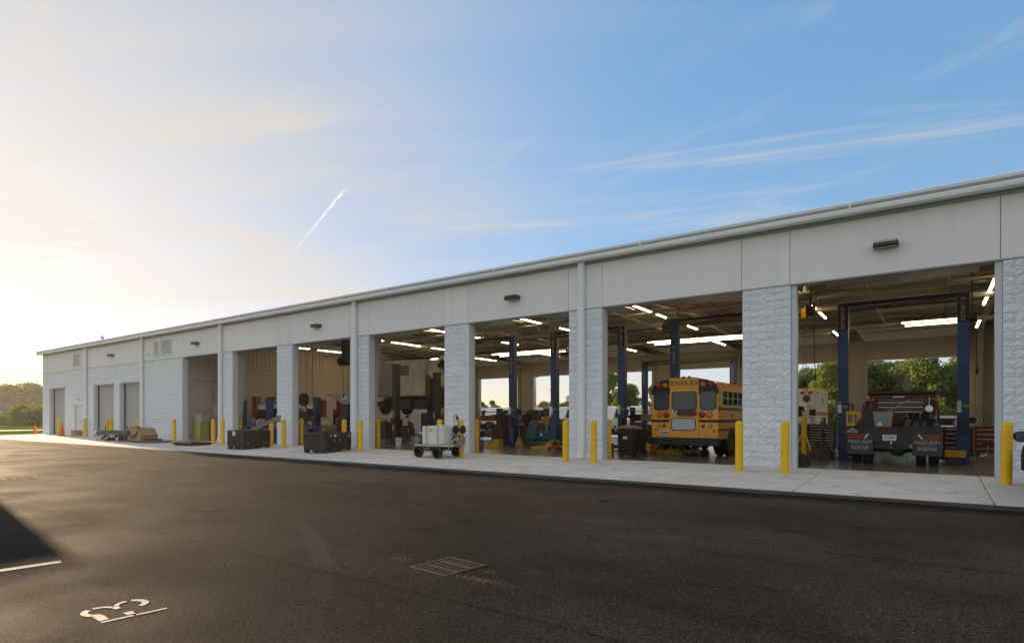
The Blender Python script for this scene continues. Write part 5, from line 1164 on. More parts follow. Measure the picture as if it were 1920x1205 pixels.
def bucket(x, y, m, lb):
    t = thing('bucket', lb, 'bucket', (x, y, 0), 0, 'plastic buckets on the shop floor'); MB().lathe([(.13, .0), (.155, .36), (.165, .36), (.165, .375), (.145, .375), (.12, .02), (0, .02)], 16).build('pail', m, t, smooth=True)
    MB().tube([(-.155, 0, .33), (-.12, -.12, .22), (.0, -.17, .18), (.12, -.12, .22), (.155, 0, .33)], .005, 5).build('handle', M_grey, t)
bucket(-21.1, 20.2, M_white, 'white plastic bucket on the floor behind the tank cart'); bucket(-15.9, 20.0, M_blue2, 'blue plastic bucket beside the left yellow ramp'); bucket(-9.9, 20.3, M_orange, 'orange plastic bucket left of the pallet by the bus')
t = thing('oil_drain', 'tall oil drain tank with funnel dish near the bus', 'oil drain', (-10.2, 22.8, 0)); MB().lathe([(.24, .12), (.25, .15), (.25, .75), (.2, .82), (.03, .83), (.03, 1.3), (.26, 1.42), (.27, 1.44), (.05, 1.38), (0, 1.37)], 16).build('tank', M_dark, t, smooth=True)
for a_ in (0, 120, 240): MB().lathe([(.06, -.02), (.06, .02)], 10, (.24*math.cos(R(a_)), .24*math.sin(R(a_)), .06), 'x').build('castor', M_grey, t)
t = thing('welder', 'boxy blue welding machine on wheels left of the silver car', 'welder', (-30.6, 19.6, 0), R(10)); bx(-.3, .3, -.45, .45, .15, .75, b=.03).build('case', M_blue2, t); bx(-.24, .24, -.462, -.451, .35, .68).build('front_panel', M_lgrey, t); MB().tube([(-.2, -.46, .3), (-.3, -.7, .1), (.1, -.8, .02), (.4, -.6, .02)], .02, 6).build('cable', M_hose, t)
for sx in (-1, 1): wheel(t, (sx*.34, .25, .15), .15, .07, M_grey)

# ------------------------------------------------------------------ outdoor containers
def bin_box(loc, rz, w, l, h, lb):
    t = thing('bulk_container', lb, 'bin', loc, rz, 'black collapsible bulk bins'); m = M_blk
    x, y = w/2, l/2
    fm = bx(-.08, .08, -.08, .08, 0, .10).mesh('foot', m)
    for i in (-1, 0, 1):
        for j in (-1, 0, 1): link(fm, 'foot', t, (i*(x-.09), j*(y-.09), 0))
    bx(-x, x, -y, y, .10, .17, b=.015).build('base', m, t)
    for sx in (-1, 1):
        for sy in (-1, 1): bx(sx*x, sx*(x-.06), sy*y, sy*(y-.06), .17, h).build('corner_post', m, t)
    bx(-x+.061, x-.061, -y+.02, -y+.04, .17, h-.03).build('end_panel', m, t); bx(-x+.061, x-.061, y-.04, y-.02, .17, h-.03).build('end_panel', m, t)
    bx(-x+.02, -x+.04, -y+.061, y-.061, .17, h-.03).build('side_panel', m, t); sp = bx(x-.04, x-.02, -y+.061, y-.061, .17, h-.03).build('side_panel', m, t)
    g = MB(); nx, nz = 7, 6
    for k in range(nx+1): xx = -x+.06+(w-.12)*k/nx; g.box(xx-.009, xx+.009, -y-.002, -y+.0195, .18, h-.03)
    for k in range(nz+1): zz = .20+(h-.25)*k/nz; g.box(-x+.06, x-.06, -y-.0005, -y+.019, zz-.009, zz+.009)
    g.build('end_lattice', mat('dusty_black', (.075, .066, .055), .6, var=.2, vscale=5), t)
    g = MB()
    for k in range(9): yy = -y+.1+(l-.2)*k/8; g.box(x-.0195, x-.004, yy-.012, yy+.012, .18, h-.04)
    for zz in (.42, h-.22): g.box(x-.019, x-.002, -y+.07, y-.07, zz-.012, zz+.012)
    g.build('side_ribs', m, sp)
    for a in (bx(-x, x, -y, -y+.05, h-.029, h), bx(-x, x, y-.05, y, h-.029, h), bx(-x, -x+.05, -y+.051, y-.051, h-.029, h), bx(x-.05, x, -y+.051, y-.051, h-.029, h)): a.build('rim', MATS['dusty_black'], t)
    return t, sp, x, y
B1, sp, x, y = bin_box((-25.45, 15.08, apz(15.0)), R(12), 1.0, 1.5, .84, 'left black bulk bin full of car parts with a grey bumper sticking out')
bx(-.18, .0, -y-.012, -y-.003, .60, .80).build('paper_label', M_paper, B1)
for yy, zz in ((-.5, .25), (.5, .22)): bx(x-.003, x+.004, yy-.03, yy+.03, zz, zz+.06).build('sticker', M_lgrey, B1)
B2, sp, x, y = bin_box((-20.24, 15.44, apz(15.4)), R(15), 1.0, 1.75, .80, 'right black bulk bin with lattice end and blue-white stickers')
for yy, zz, w_, h_, c in ((-.62, .62, .10, .10, 'decal_blue'), (-.45, .64, .05, .08, 'paper'), (-.20, .62, .14, .09, 'paper'), (.02, .66, .07, .04, 'paper'), (.35, .60, .10, .10, 'decal_blue'), (-.28, .45, .04, .03, 'paper'), (-.18, .45, .04, .03, 'paper'), (.12, .46, .09, .03, 'paper'), (-.3, .06, .16, .09, 'decal_blue'), (.72, .58, .03, .16, 'paper')):
    bx(x-.0015, x+.004, yy-w_/2, yy+w_/2, zz, zz+h_).build('sticker', MATS[c], B2)
# car parts in the left bin
t = thing('car_fender', 'silver-blue car fender arch lying in the left black bin', 'fender', (-25.35, 15.0, .62), R(20))
P_ = []
for k in range(13): a = R(15*k); P_.append((-.42*math.cos(a), .42*math.sin(a)*.92))
V = []; F = []
for k, (a, b_) in enumerate(P_):
    for q, (s_, yy) in enumerate(((1.0, -.05), (.99, .15), (.80, .17))): V.append((a*s_, yy, b_*s_))
for k in range(12):
    for q in range(2): F.append((k*3+q, k*3+q+1, (k+1)*3+q+1, (k+1)*3+q))
MB().add(V, F).build('arch', mat('car_silver', (.36, .40, .46), .25, metal=.6), t, smooth=True); bx(-.40, -.12, -.03, .1, -.1, .12).build('skirt', MATS['car_silver'], t)
t = thing('car_bumper', 'dark grey car bumper bar jutting up out of the left black bin', 'bumper', (-25.0, 15.2, .72), R(62))
MB().prism([(-.5, -.12), (-.5, .02), (.9, .72), (1.02, .70), (1.0, .56)], -.06, .06, 'y').build('bar', M_grey, t); bx(.82, 1.05, -.1, .1, .42, .50).build('bracket', M_grey, t)
crumple('scrap_parts', .8, 1.25, .30, 55, M_grey, 'dark jumble of scrap parts filling the left black bin', 'scrap', (-25.45, 15.08, .50)); crumple('scrap_parts', .8, 1.5, .14, 56, M_dark, 'dark scrap lying level inside the right black bin', 'scrap', (-20.24, 15.44, .55))
# ------------------------------------------------------------------ tank cart
def cart():
    t = thing('tank_cart', 'four-wheeled spray cart with white square tank and hose reel', 'cart', (-14.0, 15.55, apz(15.5)))
    bx(-.95, .62, -.48, .42, .40, .46, b=.01).build('deck', M_creamf, t)
    tk = bx(-.58, .42, -.50, .28, .465, 1.10, b=.035).build('tank', M_tank, t)
    for x in (-.34, .18): bx(x-.03, x+.03, -.516, .296, .462, 1.116, b=.004).build('strap', M_lgrey, t)
    MB().lathe([(.14, 1.10), (.14, 1.135), (.13, 1.14), (0, 1.14)], 16, (.02, -.12, 0)).build('lid', M_white, tk, smooth=True)
    MB().lathe([(.085, -.505), (.085, -.5005)], 14, (-.13, 0, .97), 'y').build('yellow_sticker', mat('sticker_yellow', (.72, .62, .06), .5), tk)
    en = bx(-.93, -.62, -.42, .0, .465, .80, b=.04).build('engine', M_dark, t); MB().lathe([(.10, -.12), (.12, -.06), (.12, .06), (.10, .1)], 14, (-.80, -.42, .60), 'y').build('recoil_cover', M_grey, en, smooth=True); bx(-.90, -.66, -.35, -.1, .801, .90, b=.03).build('fuel_tank', M_lgrey, en)
    for x, y in ((-.78, -.44), (.24, -.58), (-.72, .40)):
        wheel(t, (x, y, .20), .20, .13, M_lgrey if x < 0 else M_grey, 'y')
        MB().tube([(x, y+.08 if y < 0 else y-.08, .20), (x, 0, .30), (x, 0, .40)], .025, 6).build('axle', M_creamf, t)
    wheel(t, (.15+.02, .48, .20), .20, .13, M_lgrey, 'y')
    for s in (-.06, .10): MB().tube([(.45, s, .42), (.85, s+.1, .60), (.60, s+.2, .22)], .022, 6).build('fork', M_creamf, t)
    MB().tube([(.45, -.2, .45), (.62, -.2, .62), (.75, .0, .72)], .022, 6).build('reel_frame', M_creamf, t); MB().tube([(.45, .2, .45), (.62, .2, .62), (.75, .1, .72)], .022, 6).build('reel_frame', M_creamf, t)
    rl = MB().lathe([(.15, -.17), (.15, -.14), (.05, -.135), (.05, .135), (.15, .14), (.15, .17)], 20, (.68, .05, .98), 'x').build('hose_reel', M_blk, t, smooth=True)
    MB().lathe([(.04, .17), (.04, .23), (0, .23)], 8, (.68, .05, .98), 'x').build('crank', M_dark, rl)
    rnd = random.Random(8)
    for k in range(9):
        r_ = .17+rnd.uniform(-.04, .05); cx, cz = .68+rnd.uniform(-.06, .08), .62+rnd.uniform(-.06, .06); ph = rnd.uniform(-.3, .3)
        MB().tube([(cx+r_*1.15*math.cos(a), -.12+.05*math.sin(a+ph)+k*.022, cz+r_*math.sin(a)) for a in np.linspace(0, 2*math.pi, 20)], .016, 6).build('hose_coil', M_hose if k % 2 else M_those, t, smooth=True)
    MB().tube([(.64, .0, 1.08), (.60, .0, 1.35), (.50, .0, 1.50), (.47, .0, 1.38), (.50, .0, 1.12)], .009, 6).build('spray_hose', M_hose, t)
    MB().tube([(.70, .0, 1.10), (.68, .0, 1.38), (.56, .0, 1.50)], .016, 6).build('spray_wand', M_dark, t); bx(.58, .66, -.02, .02, 1.33, 1.44).build('trigger', M_dark, t)
    bx(-.4, .2, -.3, .2, .24, .399).build('under_box', M_rust, t)
cart()
# ------------------------------------------------------------------ pallets and wrapped machinery by the wall
t = thing('plastic_pallet', 'low black plastic pallet on the slab left of the bins', 'pallet', (-30.75, 15.15, apz(15.15)), R(4))
bx(-.85, .85, -.55, .55, .07, .14, b=.02).build('deck', M_blk, t)
for x in (-.7, 0, .7): bx(x-.1, x+.1, -.5, .5, 0, .069).build('runner', M_blk, t)
for k, (x, y, w, l, a, lb) in enumerate(((-.25, -.2, 1.1, .45, 3, 'front'), (.15, .2, 1.2, .45, -4, 'rear'), (.2, -.05, .9, .40, 8, 'topmost'))):
    tag(bx(-w/2, w/2, -l/2, l/2, 0, .05, b=.006).build('board', M_wood, None, loc=(-30.75+x, 15.15+y, apz(15.15)+.141+(.052 if k == 2 else 0)), rot=(0, 0, R(a))), lb + ' pale timber board lying on the black pallet', 'board', 'loose boards on the pallet')
t = thing('timber_pallet', 'weathered timber pallet under the wrapped engine by the block wall', 'pallet', (-36.2, 15.4, apz(15.4)))
for k in range(6): bx(-1.6, 1.6, -.55+k*.19, -.42+k*.19, .09, .115).build('board', M_oldwood, t)
for x in (-1.5, -.5, .5, 1.5): bx(x-.05, x+.05, -.55, .55, 0, .089).build('bearer', M_oldwood, t)
t = thing('wrapped_engine', 'cardboard-wrapped engine with black hose looped over it', 'engine', (-36.7, 15.3, apz(15.3)+.117))
MB().prism([(-.75, 0), (.80, 0), (.85, .30), (.45, .68), (-.65, .72), (-.75, .3)], -.45, .45, 'y').build('cardboard_wrap', M_card, t)
for k in range(3): MB().tube([(-.7+.05*k, -.47, .45+.05*k), (-.5, -.49, .2+.04*k), (0, -.5, .10+.05*k), (.4, -.49, .3+.05*k), (.5, -.40, .66), (.1, -.2, .76), (-.5, -.2, .75)], .035, 7).build('hose', M_hose, t, smooth=True)
MB().tube([(-.78, -.3, 0), (-.80, -.3, .6), (-.6, -.25, .80), (-.3, -.25, .76)], .03, 6).build('pipe', M_alu, t)
bx(.9, 1.7, -.3, .3, .0, .10, b=.02).build('black_tray', M_blk, t)
t = thing('drive_unit', 'long dark greasy drive unit with shafts lying on the slab by the roll-up doors', 'machinery', (-39.9, 15.25, apz(15.25)))
bx(-1.9, 1.9, -.22, .22, .30, .62, b=.04).build('beam', mat('greasy_green', (.040, .042, .026), .6, var=.35, vscale=6), t)
MB().lathe([(.10, -1.2), (.24, -.9), (.24, -.5), (.12, -.2), (.12, .6)], 14, (.4, -.15, .38), 'x').build('housing', M_dark, t, smooth=True)
MB().tube([(-1.9, 0, .46), (-3.0, .1, .44)], .10, 10).build('shaft', MATS['greasy_green'], t, smooth=True); MB().lathe([(.05, -3.4), (.16, -3.25), (.17, -3.0)], 14, (0, .1, .44), 'x').build('hub', M_alu, t, smooth=True)
for x in (-1.5, -.6): MB().tube([(x+.3, -.25, .32), (x-.1, -.55, .02)], .05, 6).build('strut', M_alu, t)
for x in (-1.6, -1.0, .8, 1.6): bx(x-.06, x+.06, -.25, .25, 0, .299).build('block', M_dark, t)
for x, z in ((-1.7, .62), (1.3, .62), (-.2, .4)): MB().tube([(x, 0, z), (x+.05, 0, z+.28)], .03, 6).build('lever', M_dark, t)
bx(.05, .45, -.42, -.26, .22, .40, b=.02).build('starter_motor', M_lgrey, t)
for k in range(3): tag(bx(-.8, .8, -.05, .05, 0, .04).build('plank', M_wood, None, loc=(-38.6+k*.5, 14.95-.06*k, apz(15)+.001), rot=(0, 0, R(4+3*k))), ('left', 'middle', 'right')[k] + ' thin timber plank under the greasy drive unit', 'plank', 'planks under the drive unit')
# cones and box
def cone(x, y, z, h, lb):
    t = thing('traffic_cone', lb, 'cone', (x, y, z), R(10), 'orange traffic cones'); MB().lathe([(.17, .03), (.13, h*.3), (.07, h*.75), (.03, h), (0, h)], 16).build('cone_body', M_orange, t, smooth=True); bx(-.24, .24, -.24, .24, 0, .03, b=.008).build('base', M_blk, t)
cone(-52.9, 16.55, apz(16.55), .92, 'tall orange traffic cone beside the white double door')
cone(-62.6, 17.65, -.13, .85, 'orange traffic cone at the grass edge beyond the building corner')
t = thing('carton', 'plain brown cardboard box in front of the white double door', 'box', (-50.7, 16.75, apz(16.7)), R(12)); bx(-.28, .28, -.22, .22, 0, .42).build('box_body', M_card, t); bx(-.28, .28, -.02, .02, .4205, .423).build('tape', M_wood, t)

# ------------------------------------------------------------------ drains and paint on the asphalt
def drain(x, y, rz, w, l, lb):
    t = thing('drain_grate', lb, 'drain', (x, y, ZA), rz, 'iron drain grates in the asphalt')
    f = MB().box(-w/2, w/2, -l/2, -l/2+.025, -.05, .006).box(-w/2, w/2, l/2-.025, l/2, -.05, .006).box(-w/2, -w/2+.025, -l/2+.0251, l/2-.0251, -.05, .006).box(w/2-.025, w/2, -l/2+.0251, l/2-.0251, -.05, .006); f.build('frame', M_rust, t)
    n = 10
    for k in range(1, n): xx = -w/2+.025+(w-.05)*k/n; bx(xx-.0085, xx+.0085, -l/2+.026, l/2-.026, -.001, .002).build('bar', M_rust, t)
    for k in (1, 2): yy = -l/2+l*k/3; bx(-w/2+.026, w/2-.026, yy-.011, yy+.011, -.003, .0035).build('cross_bar', M_rust, t)
    p = MB().box(-w/2+.002, w/2-.002, -l/2+.002, l/2-.002, -.52, -.50); p.build('pit_floor', M_dark, t)
    p = MB().box(-w/2, -w/2+.002, -l/2, l/2, -.5, -.051).box(w/2-.002, w/2, -l/2, l/2, -.5, -.051).box(-w/2+.003, w/2-.003, -l/2, -l/2+.002, -.5, -.051).box(-w/2+.003, w/2-.003, l/2-.002, l/2, -.5, -.051); p.build('pit_wall', M_dark, t)
drain(-3.95, 4.45, R(-6.5), .52, .56, 'rusty iron drain grate in the asphalt near the camera')
drain(-18.1, 4.80, R(-6.5), .62, .62, 'distant drain grate in the sunlit asphalt at the left edge')
M_mark = mat('road_paint', (.42, .40, .37), .7, var=.2, vscale=16, dirt=(.10, .085, .07), dirt_amt=.85, dscale=22, coord='Object')
def flat(name, polys, z, m):
    V = []; F = []
    for P_ in polys: F.append(tuple(range(len(V), len(V)+len(P_)))); V += [(a, b_, z) for a, b_ in P_]
    me = bpy.data.meshes.new(name); me.from_pydata(V, [], F)
    bm = bmesh.new(); bm.from_mesh(me)
    for f in bm.faces:
        if f.normal.z < 0: f.normal_flip()
    bm.to_mesh(me); bm.free(); me.materials.append(m); o = bpy.data.objects.new(name, me); COL.objects.link(o); o['kind'] = 'structure'; return o
flat('stall_line', [[(-7.97, -3.2), (-7.86, -3.2), (-7.26, 2.27), (-7.38, 2.29)]], ZA+.004, M_mark)
polys = []
def arc(cx, cy, r0, r1, a0, a1, n=10):
    for k in range(n):
        p, q = R(a0+(a1-a0)*k/n), R(a0+(a1-a0)*(k+1)/n)
        polys.append([(cx-r0*math.cos(p), cy+r0*math.sin(p)*.9), (cx-r1*math.cos(p), cy+r1*math.sin(p)*.9), (cx-r1*math.cos(q), cy+r1*math.sin(q)*.9), (cx-r0*math.cos(q), cy+r0*math.sin(q)*.9)])
arc(-5.20, 1.865, .080, .132, -165, -25); arc(-5.20, 1.865, .088, .125, -5, 75); arc(-5.20, 2.085, .088, .125, -75, 5); arc(-5.20, 2.085, .080, .132, 25, 165)
polys.append([(-5.235, 1.945), (-5.15, 1.958), (-5.15, 1.992), (-5.235, 2.005)])
polys += [[(-4.925, 1.77), (-4.89, 1.77), (-4.87, 1.975), (-4.905, 1.975)], [(-4.90, 1.995), (-4.865, 1.995), (-4.845, 2.20), (-4.88, 2.20)], [(-5.09, 1.78), (-4.95, 1.775), (-4.945, 1.835), (-5.08, 1.85)], [(-5.02, 1.955), (-4.93, 1.95), (-4.925, 2.005), (-5.01, 2.015)]]
flat('stall_number', polys, ZA+.004, M_mark)
# sand washed round the near drain
rs = random.Random(77); sm = MB()
for cx, cy, sx, sy, n in ((-3.40, 4.25, .17, .035, 330), (-3.5, 4.52, .07, .03, 60), (-4.55, 4.42, .10, .04, 110)):
    for k in range(n):
        x, y = rs.gauss(cx, sx), rs.gauss(cy, sy); s = rs.uniform(.002, .0065)
        sm.add([(x-s, y-s*.6, ZA+.001), (x+s, y-s*.6, ZA+.001), (x, y+s, ZA+.001), (x, y, ZA+.001+s*.35)], [(0,1,3),(1,2,3),(2,0,3)])
for k in range(500):
    x, y = rs.uniform(-9, 3), rs.uniform(1.2, 9); s = rs.uniform(.003, .007)
    sm.add([(x-s, y-s*.6, ZA+.001), (x+s, y-s*.6, ZA+.001), (x, y+s, ZA+.001), (x, y, ZA+.001+s*.35)], [(0,1,3),(1,2,3),(2,0,3)])
tag(sm.build('sand_grains', mat('sand', (.24, .19, .13), .9)), 'pale sand grains and grit on the asphalt around the near drain', 'sand', None, 'stuff')
rs = random.Random(78); sm = MB()
for k in range(260):
    x, y = rs.uniform(-40, 6), rs.uniform(12.9, 17.0); s = rs.uniform(.006, .016); z = apz(y)
    sm.add([(x-s, y-s*.6, z), (x+s, y-s*.6, z), (x+s*.2, y+s, z), (x, y, z+s*.8)], [(0,1,3),(1,2,3),(2,0,3)])
tag(sm.build('slab_grit', mat('grit', (.12, .10, .08), .9)), 'small dark grit scattered on the concrete apron', 'grit', None, 'stuff')

# ------------------------------------------------------------------ black car at the right edge, box truck at the left
def car():
    t = thing('black_car', 'black car at the right picture edge, only its mirror and flank showing', 'car', (2.61, 13.75, apz(14.5)-.02), R(186)); M = mat('black_car_paint', (.008, .008, .009), .18, coat=.6)
    sec = [(-2.25, .38), (-2.28, .70), (-2.1, .88), (-1.0, 1.02), (-.25, 1.52), (1.4, 1.60), (2.1, 1.10), (2.25, 1.0), (2.28, .40)]
    MB().prism(sec, -.92, .92, 'x').build('body', M, t)
    for s in (-1, 1):
        MB().prism([(-.85, 1.04), (-.22, 1.44), (1.35, 1.50), (1.85, 1.10)], s*.92, s*.928, 'x').build('side_window', M_glass, t)
        for yy in (-1.42, 1.4):
            MB().lathe([(.42, -.006), (.42, .006), (0, .006)], 18, (s*.925, yy, .36), 'x').build('wheel_arch', M_dark, t); wheel(t, (s*.86, yy, .34), .34, .22)
        m = MB().prism(rrect(.32, .19, .08, 4, s*1.17, 1.10), -.78, -.66, 'y').build('mirror', M, t)
        MB().prism(rrect(.28, .155, .065, 4, s*1.17, 1.10), -.659, -.655, 'y').build('mirror_glass', mat('mirror_glass', (.25, .27, .30), .08, metal=.7), m)
        bx(s*.90, s*1.03, -.76, -.70, 1.03, 1.08).build('mirror_arm', M, m)
        bx(s*.92, s*.95, -.2, .0, .86, .90).build('door_handle', M_chrome, t)
    bx(-.7, .7, 2.27, 2.30, .8, .95).build('tail_lamp', M_lred, t); bx(-.6, .6, -2.31, -2.28, .5, .8).build('grille', M_dark, t)
    MB().prism([(1.45, 1.50), (1.50, 1.52), (2.06, 1.14), (2.02, 1.12)], -.75, .75, 'x').build('rear_window', M_glass, t)
car()
def boxtruck():
    t = thing('delivery_truck', 'white box truck parked beyond the left edge, casting the shadow on the asphalt', 'truck', (-24.70, 1.15, ZA))
    bx(-1.2, 1.2, -2.6, 3.55, .95, 3.05, b=.03).build('cargo_box', M_white, t); bx(-1.0, 1.0, -4.6, -2.75, .5, 2.2, b=.15).build('cab', M_white, t)
    MB().prism([(-.85, 1.35), (.85, 1.35), (.8, 2.0), (-.8, 2.0)], -4.615, -4.59, 'y').build('windscreen', M_glass, t); bx(-.4, .4, -4.5, 3.4, .6, .94).build('chassis', M_dark, t)
    for s in (-1, 1): wheel(t, (s*.95, -3.7, .42), .42, .28); wheel(t, (s*.95, 2.3, .42), .42, .28); bx(s*1.0, s*1.25, -4.2, -4.1, 1.4, 1.75).build('mirror', M_dark, t)
    for s in (-1, 1): bx(s*.9, s*1.1, 3.55, 3.57, .96, 1.1).build('tail_lamp', M_lred, t)
boxtruck()

# ------------------------------------------------------------------ rear yard: parked vans and a lamp post
for k, (x, y, lb) in enumerate(((-40.2, 50, 'white van parked behind the building, first from the left through the open bays'), (-36.9, 50.3, 'white van parked behind the building, second from the left'), (-33.5, 49.8, 'white van parked behind the building, third from the left'), (-29.2, 50, 'white van behind the building seen past the scrubber bay lift'), (-24.4, 50.4, 'white van behind the building seen left of the bus'), (-20.9, 50.2, 'white van behind the building half hidden by the bus'))):
    van(x, y, R(4), lb, M_white, 2.35, 1.95, 5.2, group='white vans parked behind the building')
van(1.2, 46.5, R(90), 'small white car glimpsed behind the right-hand lift post', M_white, 1.45, 1.75, 4.3, cat='car')
t = thing('lamp_post', 'tall grey lamp post far behind the building', 'lamp post', (-45.7, 70, -.13)); MB().lathe([(.14, 0), (.12, .6), (.07, 7.0), (.05, 7.1)], 10).build('pole', M_steel, t, smooth=True); bx(-.5, .5, -.1, .1, 7.1, 7.2).build('lamp_head', M_grey, t)

# ------------------------------------------------------------------ trees, bushes, house
def leaf_mat(name, col, col2):
    m = bpy.data.materials.new(name); m.use_nodes = True; nt = m.node_tree; n = nt.nodes; l = nt.links; b = n['Principled BSDF']; b.inputs['Roughness'].default_value = .6
    g = n.new('ShaderNodeNewGeometry'); mx = n.new('ShaderNodeMix'); mx.data_type = 'RGBA'; l.new(g.outputs['Random Per Island'], mx.inputs['Factor']); mx.inputs['A'].default_value = (*col, 1); mx.inputs['B'].default_value = (*col2, 1)
    l.new(mx.outputs['Result'], b.inputs['Base Color'])
    tr = n.new('ShaderNodeBsdfTranslucent'); hs = n.new('ShaderNodeMix'); hs.data_type = 'RGBA'; hs.blend_type = 'MULTIPLY'; hs.inputs['Factor'].default_value = 1; l.new(mx.outputs['Result'], hs.inputs['A']); hs.inputs['B'].default_value = (1.5, 1.6, .6, 1); l.new(hs.outputs['Result'], tr.inputs['Color'])
    ms = n.new('ShaderNodeMixShader'); ms.inputs[0].default_value = .45; l.new(b.outputs[0], ms.inputs[1]); l.new(tr.outputs[0], ms.inputs[2]); l.new(ms.outputs[0], n['Material Output'].inputs[0]); return m
M_leaf = leaf_mat('leaves', (.08, .125, .022), (.19, .23, .045)); M_leaf2 = leaf_mat('dark_leaves', (.045, .085, .020), (.10, .15, .035)); M_bark = mat('bark', (.085, .065, .045), .9, var=.3, vscale=4)
def crown(seed, H, Rr, n_l, leaf, base=.25, lobes=14, m=None, tall=1.0):
    g = np.random.default_rng(seed); cs = []
    for k in range(lobes):
        u = g.uniform(0, 1); z = H*(base+.06+(.86-base)*u); rr = Rr*(math.sin(math.pi*min(.97, .30+.62*u))**.7)*g.uniform(.25, .8); a = g.uniform(0, 2*math.pi)
        cs.append((rr*math.cos(a), rr*math.sin(a), z, Rr*g.uniform(.24, .44)))
    cs = np.array(cs); w = cs[:, 3]**2; idx = g.choice(lobes, n_l, p=w/w.sum())
    d = g.normal(size=(n_l, 3)); d /= np.linalg.norm(d, axis=1, keepdims=True); rad = g.uniform(.55, 1.08, n_l)**.6
    p = cs[idx, :3] + d*(cs[idx, 3]*rad)[:, None]*np.array([1, 1, .78*tall])
    nrm = d + g.normal(scale=.7, size=(n_l, 3)); nrm /= np.linalg.norm(nrm, axis=1, keepdims=True)
    t1 = np.cross(nrm, g.normal(size=(n_l, 3))); t1 /= np.linalg.norm(t1, axis=1, keepdims=True); t2 = np.cross(nrm, t1)
    s = leaf*g.uniform(.6, 1.3, n_l)[:, None]
    V = np.stack([p-t1*s, p-t2*s*.55, p+t1*s, p+t2*s*.55], 1).reshape(-1, 3); F = np.arange(n_l*4).reshape(-1, 4)
    me = bpy.data.meshes.new('crown'); me.from_pydata(V.tolist(), [], F.tolist()); me.materials.append(m or M_leaf); return me, cs
def trunk(seed, H, r, cs):
    rnd = random.Random(seed); m = MB().tube([(0, 0, -.2), (rnd.uniform(-.1, .1), rnd.uniform(-.1, .1), H*.35), (rnd.uniform(-.2, .2), rnd.uniform(-.2, .2), H*.8)], [r, r*.75, r*.2], 8)
    for c in cs[:8]: m.tube([(0, 0, min(c[2]*.7, H*.5)), (c[0]*.5, c[1]*.5, c[2]*.85), (c[0], c[1], c[2])], [r*.4, r*.25, r*.08], 5)
    return m.mesh('trunk', M_bark, True)
TV = []
for s, (H, Rr, n_l, leaf, base, lobes, m) in enumerate(((8, 3.0, 11000, .15, .02, 34, M_leaf), (8, 2.6, 10000, .15, .0, 30, M_leaf), (8, 3.3, 12000, .15, .03, 38, M_leaf), (8, 2.4, 8000, .15, .15, 20, M_leaf2), (8, 2.8, 8000, .15, .2, 22, M_leaf2), (3, 2.2, 6500, .11, .0, 26, M_leaf))):
    me, cs = crown(100+s, H, Rr, n_l, leaf, base, lobes, m); TV.append((me, trunk(s, H, .17 if H > 4 else .06, cs), H))
def tree(v, x, y, h, lb, group, cat='tree', wide=1.0, rz=0.0, z=-.2):
    me, tr, H = TV[v]; nm = 'tree' if cat == 'tree' else 'bush'
    t = thing(nm, lb, cat, (x, y, z), rz, group); s = h/H
    link(tr, 'trunk', t, sc=(s, s, s)); link(me, 'crown', t, sc=(s*wide, s*wide, s))
G = 'trees behind the building'
for v, x, y, h, w, lb in ((0, 2.9, 70, 8.0, 1.0, 'bright leafy tree behind the truck bay, right of the lift post'), (2, -1.0, 69, 7.6, 1.0, 'rounded leafy tree directly behind the service truck'), (1, -4.8, 71, 7.2, 1.0, 'leafy tree behind the left side of the truck bay'), (0, -8.3, 70, 7.4, 1.0, 'bushy tree above the ambulance roof'), (2, -12.5, 74, 6.0, 1.0, 'tree behind the right rear corner of the bus'), (1, 6.5, 69, 8.4, 1.0, 'tall leafy tree seen past the right jamb of the truck bay'), (3, -19.5, 82, 5.4, 1.0, 'darker tree right of the bus roof line'),
    (1, -31.5, 80, 6.6, 1.0, 'leafy tree left of the bus, between lift posts'), (0, -35.5, 78, 6.2, 1.1, 'leafy tree left of the bus, beside the dark post'), (2, -39.5, 80, 8.8, .9, 'tall tree glimpsed beside the downspout pillar'), (4, -55.5, 100, 6.6, 1.1, 'open-crowned dark tree right of the lamp post'), (3, -60, 104, 5.0, 1.2, 'low tree at the foot of the lamp post'), (4, -66, 108, 4.8, 1.3, 'low tree left of the lamp post'), (3, -79, 104, 5.6, 1.0, 'small far tree beyond the white vans'), (2, -85, 98, 9.0, 1.1, 'large rounded tree beside the tank cart pillar')):
    tree(v, x, y, h, lb, G, wide=w, rz=x)
rt = random.Random(40)
for k in range(13):
    x = -16 + k*2.1; tree(k % 3, x, 76+rt.uniform(-2, 2), rt.uniform(6.2, 8.0), 'leafy tree, number %s from the bus in the back row behind the right bays' % ('one', 'two', 'three', 'four', 'five', 'six', 'seven', 'eight', 'nine', 'ten', 'eleven', 'twelve', 'thirteen')[k], G, wide=1.05, rz=k*1.3)
for k in range(14):
    x = -96 + k*4.6; tree(3 + k % 2, x, 112+rt.uniform(-4, 4), rt.uniform(3.8, 5.6) + (1.5 if k in (2, 9) else 0), 'low dark tree, number %s from the left in the far row behind' % ('one', 'two', 'three', 'four', 'five', 'six', 'seven', 'eight', 'nine', 'ten', 'eleven', 'twelve', 'thirteen', 'fourteen')[k], G, wide=1.3, rz=k*1.7)
for k in range(5): tree(5, -9+k*4.2, 63+rt.uniform(-1, 1), 3.0, 'low green bush, number %s from the left behind the right bays' % ('one', 'two', 'three', 'four', 'five')[k], 'bushes behind the building', 'bush', 1.3, rz=k)
G = 'hazy trees beyond the lawn'
